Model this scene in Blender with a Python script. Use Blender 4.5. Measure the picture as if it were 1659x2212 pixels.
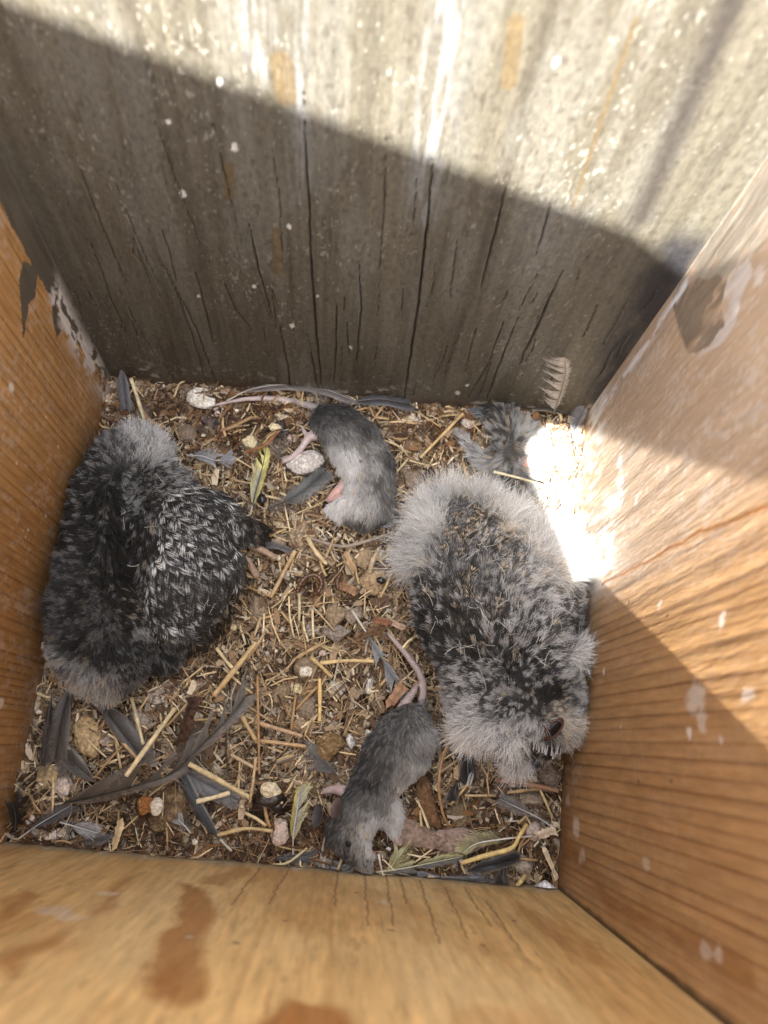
import bpy, bmesh, math, random
import numpy as np
from mathutils import Vector, Matrix
from mathutils.kdtree import KDTree

for o in list(bpy.data.objects):
    bpy.data.objects.remove(o)
SC = bpy.context.scene
COL = SC.collection

# ------------------------------------------------------------------ camera, sky, sun, exposure
CAM_P = np.array([0.1428018, 0.05733309, 0.37774958])
CAM_R = np.array([[0.9928024968997501, -0.11767842814737958, -0.022248363948475472],
                  [0.10611527519603121, 0.9504771158423864, -0.2921177855420815],
                  [0.05552252263444416, 0.2876543756119503, 0.9561235326418898]])
FPX = 2480.0 / 1.507            # focal length in the measuring grid of 1659 x 2212
CX, CY = 829.5, 1106.0
cd = bpy.data.cameras.new('camera')
cam = bpy.data.objects.new('camera', cd)
COL.objects.link(cam)
m = Matrix.Identity(4)
for i in range(3):
    for j in range(3):
        m[i][j] = CAM_R[i, j]
    m[i][3] = CAM_P[i]
cam.matrix_world = m
cd.sensor_fit = 'VERTICAL'
cd.sensor_height = 36.0
cd.sensor_width = 27.0
cd.lens = 36.0 * FPX / 2212.0
cd.clip_start = 0.005
cd.clip_end = 200.0
cd.dof.use_dof = True
cd.dof.focus_distance = 0.352
cd.dof.aperture_fstop = 9.5
SC.camera = cam

SUN = np.array([0.10, 0.51, -1.0])
SUN = SUN / np.linalg.norm(SUN)
sun_el = math.asin(-SUN[2])
w = bpy.data.worlds.new('World')
SC.world = w
w.use_nodes = True
nt = w.node_tree
sky = nt.nodes.new('ShaderNodeTexSky')
sky.sky_type = 'NISHITA'
sky.sun_disc = False
sky.sun_elevation = sun_el
sky.sun_rotation = math.atan2(-SUN[0], -SUN[1])
bg = nt.nodes['Background']
bg.inputs['Strength'].default_value = 0.15
hs = nt.nodes.new('ShaderNodeHueSaturation')
hs.inputs['Saturation'].default_value = 0.25      # thin high cloud: a paler sky
nt.links.new(sky.outputs['Color'], hs.inputs['Color'])
nt.links.new(hs.outputs['Color'], bg.inputs['Color'])
sd = bpy.data.lights.new('sun', 'SUN')
sd.energy = 4.4
sd.angle = math.radians(0.53)
sd.color = (1.0, 0.965, 0.91)
sun = bpy.data.objects.new('sun', sd)
COL.objects.link(sun)
sun.rotation_euler = Vector(SUN).to_track_quat('-Z', 'Y').to_euler()
sun.location = (-0.3, -1.0, 2.0)
vs = SC.view_settings
vs.view_transform = 'Standard'
vs.look = 'None'
vs.exposure = 3.55
vs.gamma = 1.0
vs.use_curve_mapping = False
try:
    SC.cycles.diffuse_bounces = 8
    SC.cycles.max_bounces = 12
except Exception:
    pass

RNG = np.random.default_rng(11)
random.seed(5)


# ------------------------------------------------------------------ measuring helpers
def ray(u, v):
    d = CAM_R @ np.array([(u - CX) / FPX, -(v - CY) / FPX, -1.0])
    return d


def F(u, v, z=0.0):
    """the place at height z seen at measuring-grid point (u, v)"""
    d = ray(u, v)
    return CAM_P + d * ((z - CAM_P[2]) / d[2])


def hit(u, v, axis, val):
    d = ray(u, v)
    return CAM_P + d * ((val - CAM_P[axis]) / d[axis])


def proj(P):
    c = (np.asarray(P) - CAM_P) @ CAM_R
    return np.stack([CX + FPX * c[..., 0] / -c[..., 2], CY - FPX * c[..., 1] / -c[..., 2]], -1)


def pxm(z):
    """metres per grid pixel near height z"""
    return (CAM_P[2] - z) * 1.03 / FPX


# ------------------------------------------------------------------ noise
def _hash(ix, iy, seed):
    h = (ix * 374761393 + iy * 668265263 + seed * 974711) & 0xffffffff
    h = ((h ^ (h >> 13)) * 1274126177) & 0xffffffff
    h = h ^ (h >> 16)
    return (h & 0xffff) / 65535.0


def vn(x, y, seed=0):
    x = np.asarray(x, float); y = np.asarray(y, float)
    ix = np.floor(x).astype(np.int64); iy = np.floor(y).astype(np.int64)
    fx = x - ix; fy = y - iy
    fx = fx * fx * (3 - 2 * fx); fy = fy * fy * (3 - 2 * fy)
    a = _hash(ix, iy, seed); b = _hash(ix + 1, iy, seed)
    c = _hash(ix, iy + 1, seed); d = _hash(ix + 1, iy + 1, seed)
    return (a * (1 - fx) + b * fx) * (1 - fy) + (c * (1 - fx) + d * fx) * fy


def fbm(x, y, seed=0, oct=4):
    s = 0; a = 0.5; t = 0
    for k in range(oct):
        s = s + a * vn(x * 2 ** k, y * 2 ** k, seed + 17 * k); t += a; a *= 0.5
    return s / t


def sstep(a, b, x):
    t = np.clip((x - a) / (b - a), 0, 1)
    return t * t * (3 - 2 * t)


def inpoly(px, py, poly):
    r = np.zeros(px.shape, bool)
    n = len(poly)
    for i in range(n):
        x1, y1 = poly[i]; x2, y2 = poly[(i + 1) % n]
        c = ((y1 > py) != (y2 > py))
        with np.errstate(divide='ignore', invalid='ignore'):
            r ^= c & (px < (x2 - x1) * (py - y1) / (y2 - y1 + 1e-15) + x1)
    return r


def segdist(px, py, pts):
    """distance to a polyline and the fraction along it"""
    best = np.full(px.shape, 1e9); tt = np.zeros(px.shape)
    n = len(pts) - 1
    for i in range(n):
        ax, ay = pts[i]; bx, by = pts[i + 1]
        dx, dy = bx - ax, by - ay
        t = np.clip(((px - ax) * dx + (py - ay) * dy) / (dx * dx + dy * dy + 1e-15), 0, 1)
        d = np.hypot(px - ax - t * dx, py - ay - t * dy)
        k = d < best
        best = np.where(k, d, best); tt = np.where(k, (i + t) / n, tt)
    return best, tt


# ------------------------------------------------------------------ materials
def mat(name, rough=0.8, base=None, attr='Col', spec=0.3, var=0.25, vscale=900, bump=0.3, bscale=1500,
        stretch=None, trans=0.0, coat=0.0, bdist=0.0004):
    M = bpy.data.materials.new(name)
    M.use_nodes = True
    N = M.node_tree.nodes; L = M.node_tree.links
    p = N['Principled BSDF']
    p.inputs['Roughness'].default_value = rough
    p.inputs['Specular IOR Level'].default_value = spec
    p.inputs['Coat Weight'].default_value = coat
    p.inputs['Coat Roughness'].default_value = 0.3
    if base is None:
        a = N.new('ShaderNodeAttribute'); a.attribute_name = attr
        src = a.outputs['Color']
    else:
        a = N.new('ShaderNodeRGB'); a.outputs[0].default_value = (*base, 1)
        src = a.outputs[0]
    tc = N.new('ShaderNodeTexCoord')
    mp = N.new('ShaderNodeMapping')
    L.new(tc.outputs['Object'], mp.inputs['Vector'])
    if stretch:
        mp.inputs['Scale'].default_value = stretch
    if var > 0:
        n = N.new('ShaderNodeTexNoise'); n.inputs['Scale'].default_value = vscale
        n.inputs['Detail'].default_value = 4
        L.new(mp.outputs[0], n.inputs['Vector'])
        mr = N.new('ShaderNodeMapRange')
        mr.inputs['From Min'].default_value = 0.3; mr.inputs['From Max'].default_value = 0.7
        mr.inputs['To Min'].default_value = 1 - var; mr.inputs['To Max'].default_value = 1 + var
        L.new(n.outputs['Fac'], mr.inputs['Value'])
        mx = N.new('ShaderNodeVectorMath'); mx.operation = 'SCALE'
        L.new(src, mx.inputs[0]); L.new(mr.outputs[0], mx.inputs['Scale'])
        src = mx.outputs[0]
    L.new(src, p.inputs['Base Color'])
    if bump > 0:
        n2 = N.new('ShaderNodeTexNoise'); n2.inputs['Scale'].default_value = bscale
        n2.inputs['Detail'].default_value = 3
        L.new(mp.outputs[0], n2.inputs['Vector'])
        b = N.new('ShaderNodeBump'); b.inputs['Strength'].default_value = bump
        b.inputs['Distance'].default_value = bdist
        L.new(n2.outputs['Fac'], b.inputs['Height'])
        L.new(b.outputs[0], p.inputs['Normal'])
    if trans > 0:
        t = N.new('ShaderNodeBsdfTranslucent'); ms = N.new('ShaderNodeMixShader')
        ms.inputs[0].default_value = trans
        L.new(src, t.inputs['Color'])
        L.new(p.outputs[0], ms.inputs[1]); L.new(t.outputs[0], ms.inputs[2])
        L.new(ms.outputs[0], N['Material Output'].inputs['Surface'])
    return M


M_WOOD = mat('cedar_wood', rough=0.5, spec=0.35, var=0.14, vscale=420, bump=0.5, bscale=900, stretch=(1, 1, 0.16))
M_PAINT = mat('weathered_paint', rough=0.5, spec=0.4, var=0.2, vscale=700, bump=0.3, bscale=1100, stretch=(1, 1, 0.5), bdist=0.0005)
M_SOIL = mat('litter_soil', rough=0.95, spec=0.1, var=0.45, vscale=1100, bump=0.9, bscale=1600, bdist=0.0008)
M_FRAG = mat('litter_pieces', rough=0.75, spec=0.25, var=0.25, vscale=1400, bump=0.3)
M_STRAW = mat('straw', rough=0.5, spec=0.4, var=0.22, vscale=500, bump=0.3, bscale=1200)
M_CLOD = mat('clod', rough=0.92, spec=0.15, var=0.34, vscale=650, bump=1.0, bscale=1000, bdist=0.0014)
M_SHINE = mat('moist_dropping', rough=0.25, spec=0.5, var=0.2, vscale=500, bump=0.4, bscale=700)
M_FEATH = mat('feather_vane', rough=0.42, spec=0.3, var=0.12, vscale=600, bump=0, trans=0.15)
M_SHAFT = mat('feather_shaft', rough=0.35, spec=0.5, var=0.1, bump=0)
M_SKIN = mat('bare_skin', rough=0.55, spec=0.35, var=0.18, vscale=900, bump=0.4, bscale=2500, bdist=0.0002)
M_FUR = mat('fur_strands', rough=0.65, spec=0.2, var=0, bump=0)
M_EYE = mat('eye_surface', rough=0.4, base=(0.008, 0.007, 0.008), spec=0.3, var=0, bump=0)
M_BARK = mat('bark', rough=0.9, spec=0.15, var=0.45, vscale=500, bump=1.0, bscale=600, bdist=0.001)
M_GROUND = mat('dry_ground', rough=0.95, base=(0.16, 0.13, 0.08), spec=0.1, var=0.3, vscale=3, bump=0.2, bscale=8)


# ------------------------------------------------------------------ mesh helpers
def link(ob, parent=None):
    COL.objects.link(ob)
    if parent is not None:
        ob.parent = parent
        if parent.type == 'EMPTY' or True:
            ob.matrix_parent_inverse = parent.matrix_basis.inverted()
    return ob


def mesh(name, V, Fc, material, parent=None, col=None, smooth=True):
    me = bpy.data.meshes.new(name)
    V = np.asarray(V, float)
    if isinstance(Fc, np.ndarray):
        nf, k = Fc.shape
        me.vertices.add(len(V)); me.vertices.foreach_set('co', V.ravel())
        me.loops.add(nf * k); me.loops.foreach_set('vertex_index', Fc.ravel().astype(np.int32))
        me.polygons.add(nf)
        me.polygons.foreach_set('loop_start', np.arange(0, nf * k, k, dtype=np.int32))
        me.update(calc_edges=True)
    else:
        me.from_pydata([tuple(v) for v in V], [], [tuple(f) for f in Fc])
        me.update()
    if col is not None:
        col = np.asarray(col, float)
        if col.ndim == 1:
            col = np.tile(col, (len(V), 1))
        a = me.color_attributes.new('Col', 'FLOAT_COLOR', 'POINT')
        c4 = np.ones((len(V), 4)); c4[:, :3] = np.clip(col, 0, 1)
        a.data.foreach_set('color', c4.ravel())
    me.polygons.foreach_set('use_smooth', np.full(len(me.polygons), smooth))
    me.materials.append(material)
    ob = bpy.data.objects.new(name, me)
    return link(ob, parent)


def tag(o, label, cat, group=None, kind=None):
    o['label'] = label
    o['category'] = cat
    if group: o['group'] = group
    if kind: o['kind'] = kind
    return o


def tube(pts, rad, sides=6, cap=True):
    pts = np.asarray(pts, float); n = len(pts)
    rad = np.broadcast_to(np.asarray(rad, float), (n,))
    T = np.gradient(pts, axis=0); T /= np.linalg.norm(T, axis=1)[:, None] + 1e-12
    up = np.array([0, 0, 1.0]); V = []
    for i in range(n):
        a = np.cross(T[i], up)
        if np.linalg.norm(a) < 1e-4: a = np.array([1.0, 0, 0])
        a /= np.linalg.norm(a); b = np.cross(a, T[i])
        for k in range(sides):
            th = 2 * math.pi * k / sides
            V.append(pts[i] + rad[i] * (math.cos(th) * a + math.sin(th) * b))
    Fc = []
    for i in range(n - 1):
        for k in range(sides):
            k2 = (k + 1) % sides
            Fc.append((i * sides + k, i * sides + k2, (i + 1) * sides + k2, (i + 1) * sides + k))
    if cap:
        Fc.append(tuple(range(sides))[::-1]); Fc.append(tuple((n - 1) * sides + k for k in range(sides)))
    return np.array(V), Fc


def smoothline(pts, n):
    """Catmull-Rom through control points"""
    P = np.asarray(pts, float)
    if len(P) == 2:
        t = np.linspace(0, 1, n)[:, None]
        return P[0] * (1 - t) + P[1] * t
    Q = np.vstack([2 * P[0] - P[1], P, 2 * P[-1] - P[-2]])
    out = []
    for s in np.linspace(0, len(P) - 1, n):
        i = min(int(s), len(P) - 2); t = s - i
        a, b, c, d = Q[i], Q[i + 1], Q[i + 2], Q[i + 3]
        out.append(0.5 * ((2 * b) + (-a + c) * t + (2 * a - 5 * b + 4 * c - d) * t * t + (-a + 3 * b - 3 * c + d) * t ** 3))
    return np.array(out)


# ------------------------------------------------------------------ ground outside and the nest box
gx = np.linspace(-60, 60, 13)
GX, GY = np.meshgrid(gx, gx)
gv = np.stack([GX.ravel(), GY.ravel(), np.full(GX.size, -1.6)], 1)
gf = np.array([[j * 13 + i, j * 13 + i + 1, (j + 1) * 13 + i + 1, (j + 1) * 13 + i] for j in range(12) for i in range(12)])
g = mesh('ground', gv, gf, M_GROUND)
g['kind'] = 'structure'

BL = np.array([-0.0017, 0.2294]); BR = np.array([0.2553, 0.2405]); FR = np.array([0.2489, 0.0042]); FL = np.array([-0.0016, -0.0018])
TBL = np.array([0.0169, 0.2437]); TBR = np.array([0.2487, 0.2445]); TFR = np.array([0.2432, -0.0063]); TFL = np.array([0.004, -0.008])
ZT = 0.42          # tall back edge of the box
ZF = 0.325         # front edge, lower
ZB = -0.012

box = bpy.data.objects.new('nest_box', None)
link(box)
tag(box, 'open wooden nest box with orange cedar sides and grey weathered back board', 'nest box')


def board(name, a, b, ta, tb, za, zb, outdir, colour, relief, material, ns, nz, thick=0.019):
    """inner face as a fine grid from corner a to corner b, plus a plain outer shell"""
    s = np.linspace(0, 1, ns); t = np.linspace(0, 1, nz)
    S, T = np.meshgrid(s, t)
    ztop = za + (zb - za) * S
    Zz = ZB + (ztop - ZB) * T
    fz = Zz / ZT
    X = (a[0] + (b[0] - a[0]) * S) * (1 - fz) + (ta[0] + (tb[0] - ta[0]) * S) * fz
    Y = (a[1] + (b[1] - a[1]) * S) * (1 - fz) + (ta[1] + (tb[1] - ta[1]) * S) * fz
    u = S * np.linalg.norm(b - a)
    c = colour(u, Zz, X, Y)
    h = relief(u, Zz)
    edge = np.minimum(np.minimum(S, 1 - S) * ns, 1) * np.minimum(np.minimum(T, 1 - T) * nz, 1)
    h = h * np.clip(edge, 0, 1)
    P = np.stack([X + outdir[0] * h, Y + outdir[1] * h, Zz], -1).reshape(-1, 3)
    idx = np.arange(ns * nz).reshape(nz, ns)
    Fc = np.stack([idx[:-1, :-1], idx[:-1, 1:], idx[1:, 1:], idx[1:, :-1]], -1).reshape(-1, 4)
    n0 = len(P)
    cor = [idx[0, 0], idx[0, -1], idx[-1, -1], idx[-1, 0]]
    along = (b - a) / np.linalg.norm(b - a)
    out = []
    for k, ci in enumerate(cor):
        q = P[ci].copy(); q[:2] += np.array(outdir[:2]) * thick
        out.append(q)
    P = np.vstack([P, np.array(out)])
    o0, o1, o2, o3 = n0, n0 + 1, n0 + 2, n0 + 3
    ex = np.array([[o1, o0, o3, o2], [cor[0], o0, o1, cor[1]], [cor[1], o1, o2, cor[2]], [cor[2], o2, o3, cor[3]], [cor[3], o3, o0, cor[0]]])
    Fc = np.vstack([Fc, ex])
    C = np.vstack([c.reshape(-1, 3), np.tile([0.4, 0.25, 0.12], (4, 1))])
    return mesh(name, P, Fc, material, box, C)


def mixc(a, b, t):
    t = np.asarray(t)[..., None]
    return a * (1 - t) + np.asarray(b) * t


def grainlines(u, z, seed, pitch, wob=0.006):
    """dark late-wood lines running up the board; returns 0..1 darkness"""
    g = u + (fbm(u * 7, z * 1.2, seed, 2) - 0.5) * wob * 2 + 0.02 * z * (vn(u * 9, z * 0, seed + 3) - 0.5)
    warp = g / pitch + 2.5 * (vn(g * 40, z * 0, seed + 5))
    ph = warp - np.floor(warp)
    amp = 0.35 + 0.65 * vn(np.floor(warp), z * 6, seed + 9)
    return np.exp(-((ph - 0.85) / 0.10) ** 2) * amp * 0.8 + 0.22 * sstep(0.1, 0.85, ph) * amp


# ---- back board
CRK = [[(925, 350), (905, 620), (873, 862)], [(628, 200), (655, 480), (672, 650), (701, 850)], [(520, 470), (548, 570), (581, 668)],
       [(470, 590), (500, 650), (540, 695)], [(330, 540), (385, 640), (430, 745), (455, 830)], [(345, 560), (420, 690), (470, 800)],
       [(1090, 410), (1062, 530), (1038, 626)], [(1190, 450), (1160, 560)], [(1222, 590), (1165, 705), (1122, 790)],
       [(768, 560), (775, 660), (770, 770)], [(720, 640), (724, 720), (722, 820)], [(868, 620), (862, 680)], [(820, 300), (818, 420), (812, 675)],
       [(985, 500), (970, 650)], [(1090, 690), (1055, 790), (1010, 860)], [(1120, 690), (1075, 800), (1050, 870)],
       [(240, 590), (300, 690), (350, 760)], [(170, 480), (230, 620), (290, 720)], [(405, 560), (440, 660), (462, 735)],
       [(600, 690), (625, 790), (632, 850)], [(660, 700), (680, 790), (690, 840)], [(1300, 665), (1262, 740)], [(1270, 860), (1310, 805), (1330, 770)],
       [(745, 680), (752, 760)], [(560, 300), (585, 420), (600, 560)], [(130, 330), (200, 470), (262, 590)], [(890, 390), (880, 520)], [(430, 260), (470, 400), (510, 520)],
       [(300, 250), (350, 370), (420, 520)], [(900, 820), (894, 850)], [(1030, 700), (1005, 800)], [(250, 730), (300, 775), (335, 812)], [(210, 360), (280, 500), (330, 590)]]
YB = 0.2385


def bxz(q):
    P = hit(q[0], q[1], 1, YB)
    return (P[0] - BL[0], P[2])


CRKW = [[bxz(q) for q in c] for c in CRK]
for _i in range(34):
    _x = random.uniform(0.0, 0.255); _z = random.uniform(0.0, 0.12) ; _l = random.uniform(0.008, 0.04)
    CRKW.append([(_x, _z + _l), (_x + random.gauss(0, .0008), _z + _l / 2), (_x + random.gauss(0, .0012), _z)])
CRKT = [1.0, .8, .75, .55, .45, .45, .75, .6, .75, .6, .6, .4, .35, .4, .5, .65, .3, .35, .5, .6, .5, .4, .8, .5, .35, .3, .35, .3, .3, .5, .5, .4, .3] + [random.uniform(.12, .4) for _ in range(34)]


def crack_depth(u, z):
    d = np.zeros(u.shape)
    wob = (fbm(u * 0 + z * 160, z * 0, 3, 3) - 0.5) * 0.0008
    for k, c in enumerate(CRKW):
        x0 = min(p[0] for p in c) - 0.004; x1 = max(p[0] for p in c) + 0.004
        sel = (u > x0) & (u < x1)
        if not sel.any(): continue
        dd, t = segdist(u[sel] + wob[sel], z[sel], c)
        wd = 0.00044 * CRKT[k] ** 0.7 * (0.2 + 0.8 * np.sin(np.pi * np.clip(t, 0.03, 0.97)) ** 0.6)
        d[sel] = np.maximum(d[sel], CRKT[k] ** 0.5 * np.clip(1.35 - dd / wd, 0, 1))
    return d


def back_colour(u, z, X, Y):
    c = np.zeros(u.shape + (3,)); c[:] = (0.079, 0.071, 0.053)
    n = fbm(u * 70, z * 7, 21, 4)
    c *= (0.86 + 0.28 * n)[..., None]
    c *= (0.66 + 0.68 * fbm(u * 480, z * 8, 23, 4))[..., None]
    c = mixc(c, (0.030, 0.024, 0.018), sstep(0.62, 0.78, fbm(u * 300, z * 5, 27, 3)) * 0.45)
    n2 = fbm(u * 14, z * 4, 25, 4)
    c = mixc(c, (0.060, 0.050, 0.037), sstep(0.5, 0.75, n2) * 0.35)
    # pale worn specks, short and vertical, with glints of the paint coloured in
    sp = vn(u * 1300, z * 700, 31) * 0.6 + vn(u * 620, z * 330, 33) * 0.4
    dens = fbm(u * 25, z * 20, 35, 3)
    c = mixc(c, (0.30, 0.285, 0.25), sstep(0.74, 0.86, sp + 0.40 * (dens - 0.5)) * 0.42)
    c = mixc(c, (0.135, 0.13, 0.112), sstep(0.46, 0.66, fbm(u * 95, z * 16, 37, 5)) * 0.4)
    c = mixc(c, (0.04, 0.032, 0.024), sstep(0.74, 0.88, vn(u * 900, z * 420, 41)) * 0.5)
    # white streaks running down the board
    for (a, b, wd, st) in [((950, -60), (905, 470), 0.0055, 0.75), ((610, 0), (640, 430), 0.005, 0.4), ((500, 0), (540, 140), 0.006, 0.5),
                           ((772, 590), (772, 700), 0.0012, 0.5), ((1210, 480), (1130, 570), 0.010, 0.3), ((905, 560), (880, 850), 0.004, 0.2)]:
        d, t = segdist(u, z, [bxz(a), bxz(b)])
        mk = np.exp(-(d / wd) ** 2) * (0.4 + 0.9 * fbm(u * 300, z * 25, 51, 3))
        c = mixc(c, (0.15, 0.15, 0.146), np.clip(mk * st * (0.25 + 1.5 * sstep(.4, .62, fbm(u * 700, z * 60, 53, 3))), 0, 0.9))
    # ochre runs
    for (a, b, wd) in [((1105, 60), (1092, 190), 0.0028), ((575, 130), (590, 205), 0.004), ((470, 350), (474, 410), 0.0022), ((583, 490), (592, 575), 0.0026),
                       ((1380, 60), (1240, 460), 0.0008)]:
        d, t = segdist(u, z, [bxz(a), bxz(b)])
        c = mixc(c, (0.09, 0.06, 0.024), (1 - sstep(wd * 0.7, wd, d)) * 0.6)
    # soft shadow stripe painted up the right side, dark damp patch in the right corner
    d, t = segdist(u, z, [bxz((1640, -60)), bxz((1392, 490))])
    c = mixc(c, (0.034, 0.029, 0.025), np.exp(-(d / 0.0045) ** 2) * 0.92)
    d, t = segdist(u, z, [bxz((1480, 560)), bxz((1420, 660)), bxz((1290, 860))])
    c = mixc(c, (0.014, 0.014, 0.018), np.clip(np.exp(-(d / 0.010) ** 2) * (0.3 + 1.3 * fbm(u * 120, z * 80, 61, 3)), 0, 0.9))
    # bare wood at the foot of the board
    low = sstep(0.012, 0.0, z + 0.006 * (fbm(u * 90, z * 20, 71, 3) - 0.5))
    c = mixc(c, (0.085, 0.052, 0.03), low * 0.5)
    c = mixc(c, (0.40, 0.37, 0.33), sstep(0.66, 0.76, fbm(u * 160, z * 160, 77, 3)) * sstep(0.03, 0.0, z) * 0.8)
    # a few flecks and droppings
    for (q, r) in [((440, 170), 1.1), ((330, 250), 1.0), ((372, 405), 1.4), ((627, 690), 1.6), ((1200, 148), 1.3), ((755, 740), 1.3), ((480, 310), 1.4), ((680, 630), .9), ((540, 605), 1.0), ((420, 620), .9), ((610, 480), 1.0), ((990, 845), 1.6), ((1010, 830), 1.2)]:
        p = bxz(q)
        d = np.hypot((u - p[0]), (z - p[1]) * 0.6) + 0.0008 * (vn(u * 900, z * 900, 81) - 0.5)
        c = mixc(c, (0.55, 0.53, 0.51), (1 - sstep(r * 0.0006, r * 0.001, d)) * 0.85)
    d = crack_depth(u, z)
    c = mixc(c, (0.018, 0.013, 0.01), np.clip(d * 1.3, 0, 0.96))
    return c


def back_relief(u, z):
    return crack_depth(u, z) * 0.0022 + (fbm(u * 350, z * 60, 91, 3) - 0.5) * 0.0005


board('back_board', BL, BR, TBL, TBR, ZT, ZT, (0, 1), back_colour, back_relief, M_PAINT, 560, 520)


# ---- side boards
def yz(q, x):
    P = hit(q[0], q[1], 0, x)
    return (P[1], P[2])


def wood_base(u, z, seed, pitch, tone):
    c = np.zeros(u.shape + (3,)); c[:] = tone
    n = fbm(u * 220, z * 14, seed, 4)
    c *= (0.84 + 0.32 * n)[..., None]
    c *= (0.82 + 0.36 * fbm(u * 760, z * 40, seed + 7, 3))[..., None]
    big = fbm(u * 10, z * 5, seed + 2, 3)
    c = mixc(c, np.array(tone) * np.array([0.72, 0.6, 0.5]), sstep(0.45, 0.75, big) * 0.5)
    g = grainlines(u, z, seed + 4, pitch)
    c = mixc(c, np.array(tone) * np.array([0.36, 0.24, 0.17]), np.clip(g * 0.9, 0, 0.85))
    return c


def white_film(c, u, z, seed, amt, col=(0.72, 0.68, 0.64)):
    n = fbm(u * 620, z * 380, seed, 4) * .65 + fbm(u * 90, z * 40, seed + 3, 3) * .35
    return mixc(c, col, np.clip(sstep(0.48, 0.70, n) * amt, 0, 1))


XL, XR = 0.0, 0.2515


def left_colour(u, z, X, Y):
    y = Y
    c = wood_base(y, z, 101, 0.0036, (0.42, 0.230, 0.085))
    c = white_film(c, y, z, 111, 0.18 + 0.3 * sstep(0.02, 0.0, z))
    # damp brown foot
    c = mixc(c, (0.22, 0.10, 0.035), sstep(0.030, 0.0, z + 0.012 * (fbm(y * 30, z * 20, 115, 3) - 0.5)) * 0.5)
    # grey paint lapped round from the back board, with its two runs
    lap = [yz(q, XL) for q in [(-60, 380), (0, 488), (35, 545), (65, 592), (108, 655), (165, 742), (222, 806), (260, 850), (420, 850), (300, 300), (0, 100)]]
    wob = 0.003 * (fbm(y * 130, z * 130, 117, 3) - 0.5)
    pm = inpoly(y + wob, z + wob, lap)
    for pl in ([(30, 560), (66, 580), (62, 640), (48, 655), (42, 690), (36, 735), (32, 690), (22, 600)], [(100, 640), (128, 690), (124, 715), (116, 728), (106, 700)]):
        pm |= inpoly(y + wob * 0.3, z + wob * 0.3, [yz(q, XL) for q in pl])
    pc = np.zeros_like(c); pc[:] = (0.095, 0.08, 0.06)
    pc *= (0.7 + 0.6 * fbm(y * 200, z * 60, 119, 3))[..., None]
    c = np.where(pm[..., None], pc, c)
    # flaking white at the border
    d, t = segdist(y, z, [yz(q, XL) for q in [(110, 640), (170, 745), (215, 800), (235, 850)]])
    fl = fbm(y * 260, z * 130, 121, 4)
    c = mixc(c, (0.62, 0.58, 0.54), np.clip(np.exp(-(d / 0.0065) ** 2) * sstep(0.36, 0.5, fl) * 1.2, 0, 0.95))
    c = mixc(c, (0.10, 0.08, 0.06), sstep(0.62, 0.68, fbm(y * 420, z * 300, 123, 3)) * np.exp(-(d / 0.006) ** 2))
    # pale scuffed strip low at the front
    d, t = segdist(y, z, [yz(q, XL) for q in [(105, 1500), (85, 1700), (40, 1830)]])
    c = mixc(c, (0.58, 0.46, 0.34), np.clip(np.exp(-(d / 0.009) ** 2) * (0.2 + 1.0 * fbm(y * 240, z * 120, 125, 3)), 0, 0.75))
    # splashes
    for q, r in [((12, 835), 2.2), ((60, 1145), .9), ((55, 1160), .7), ((5, 1520), 3.0), ((125, 965), 1.0), ((100, 1115), .8), ((30, 1000), .8), ((95, 900), .8)]:
        p = yz(q, XL)
        dd = np.hypot(y - p[0], (z - p[1]) * 0.7)
        c = mixc(c, (0.75, 0.68, 0.58), (1 - sstep(r * 0.0005, r * 0.001, dd)) * 0.7)
    return c


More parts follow.
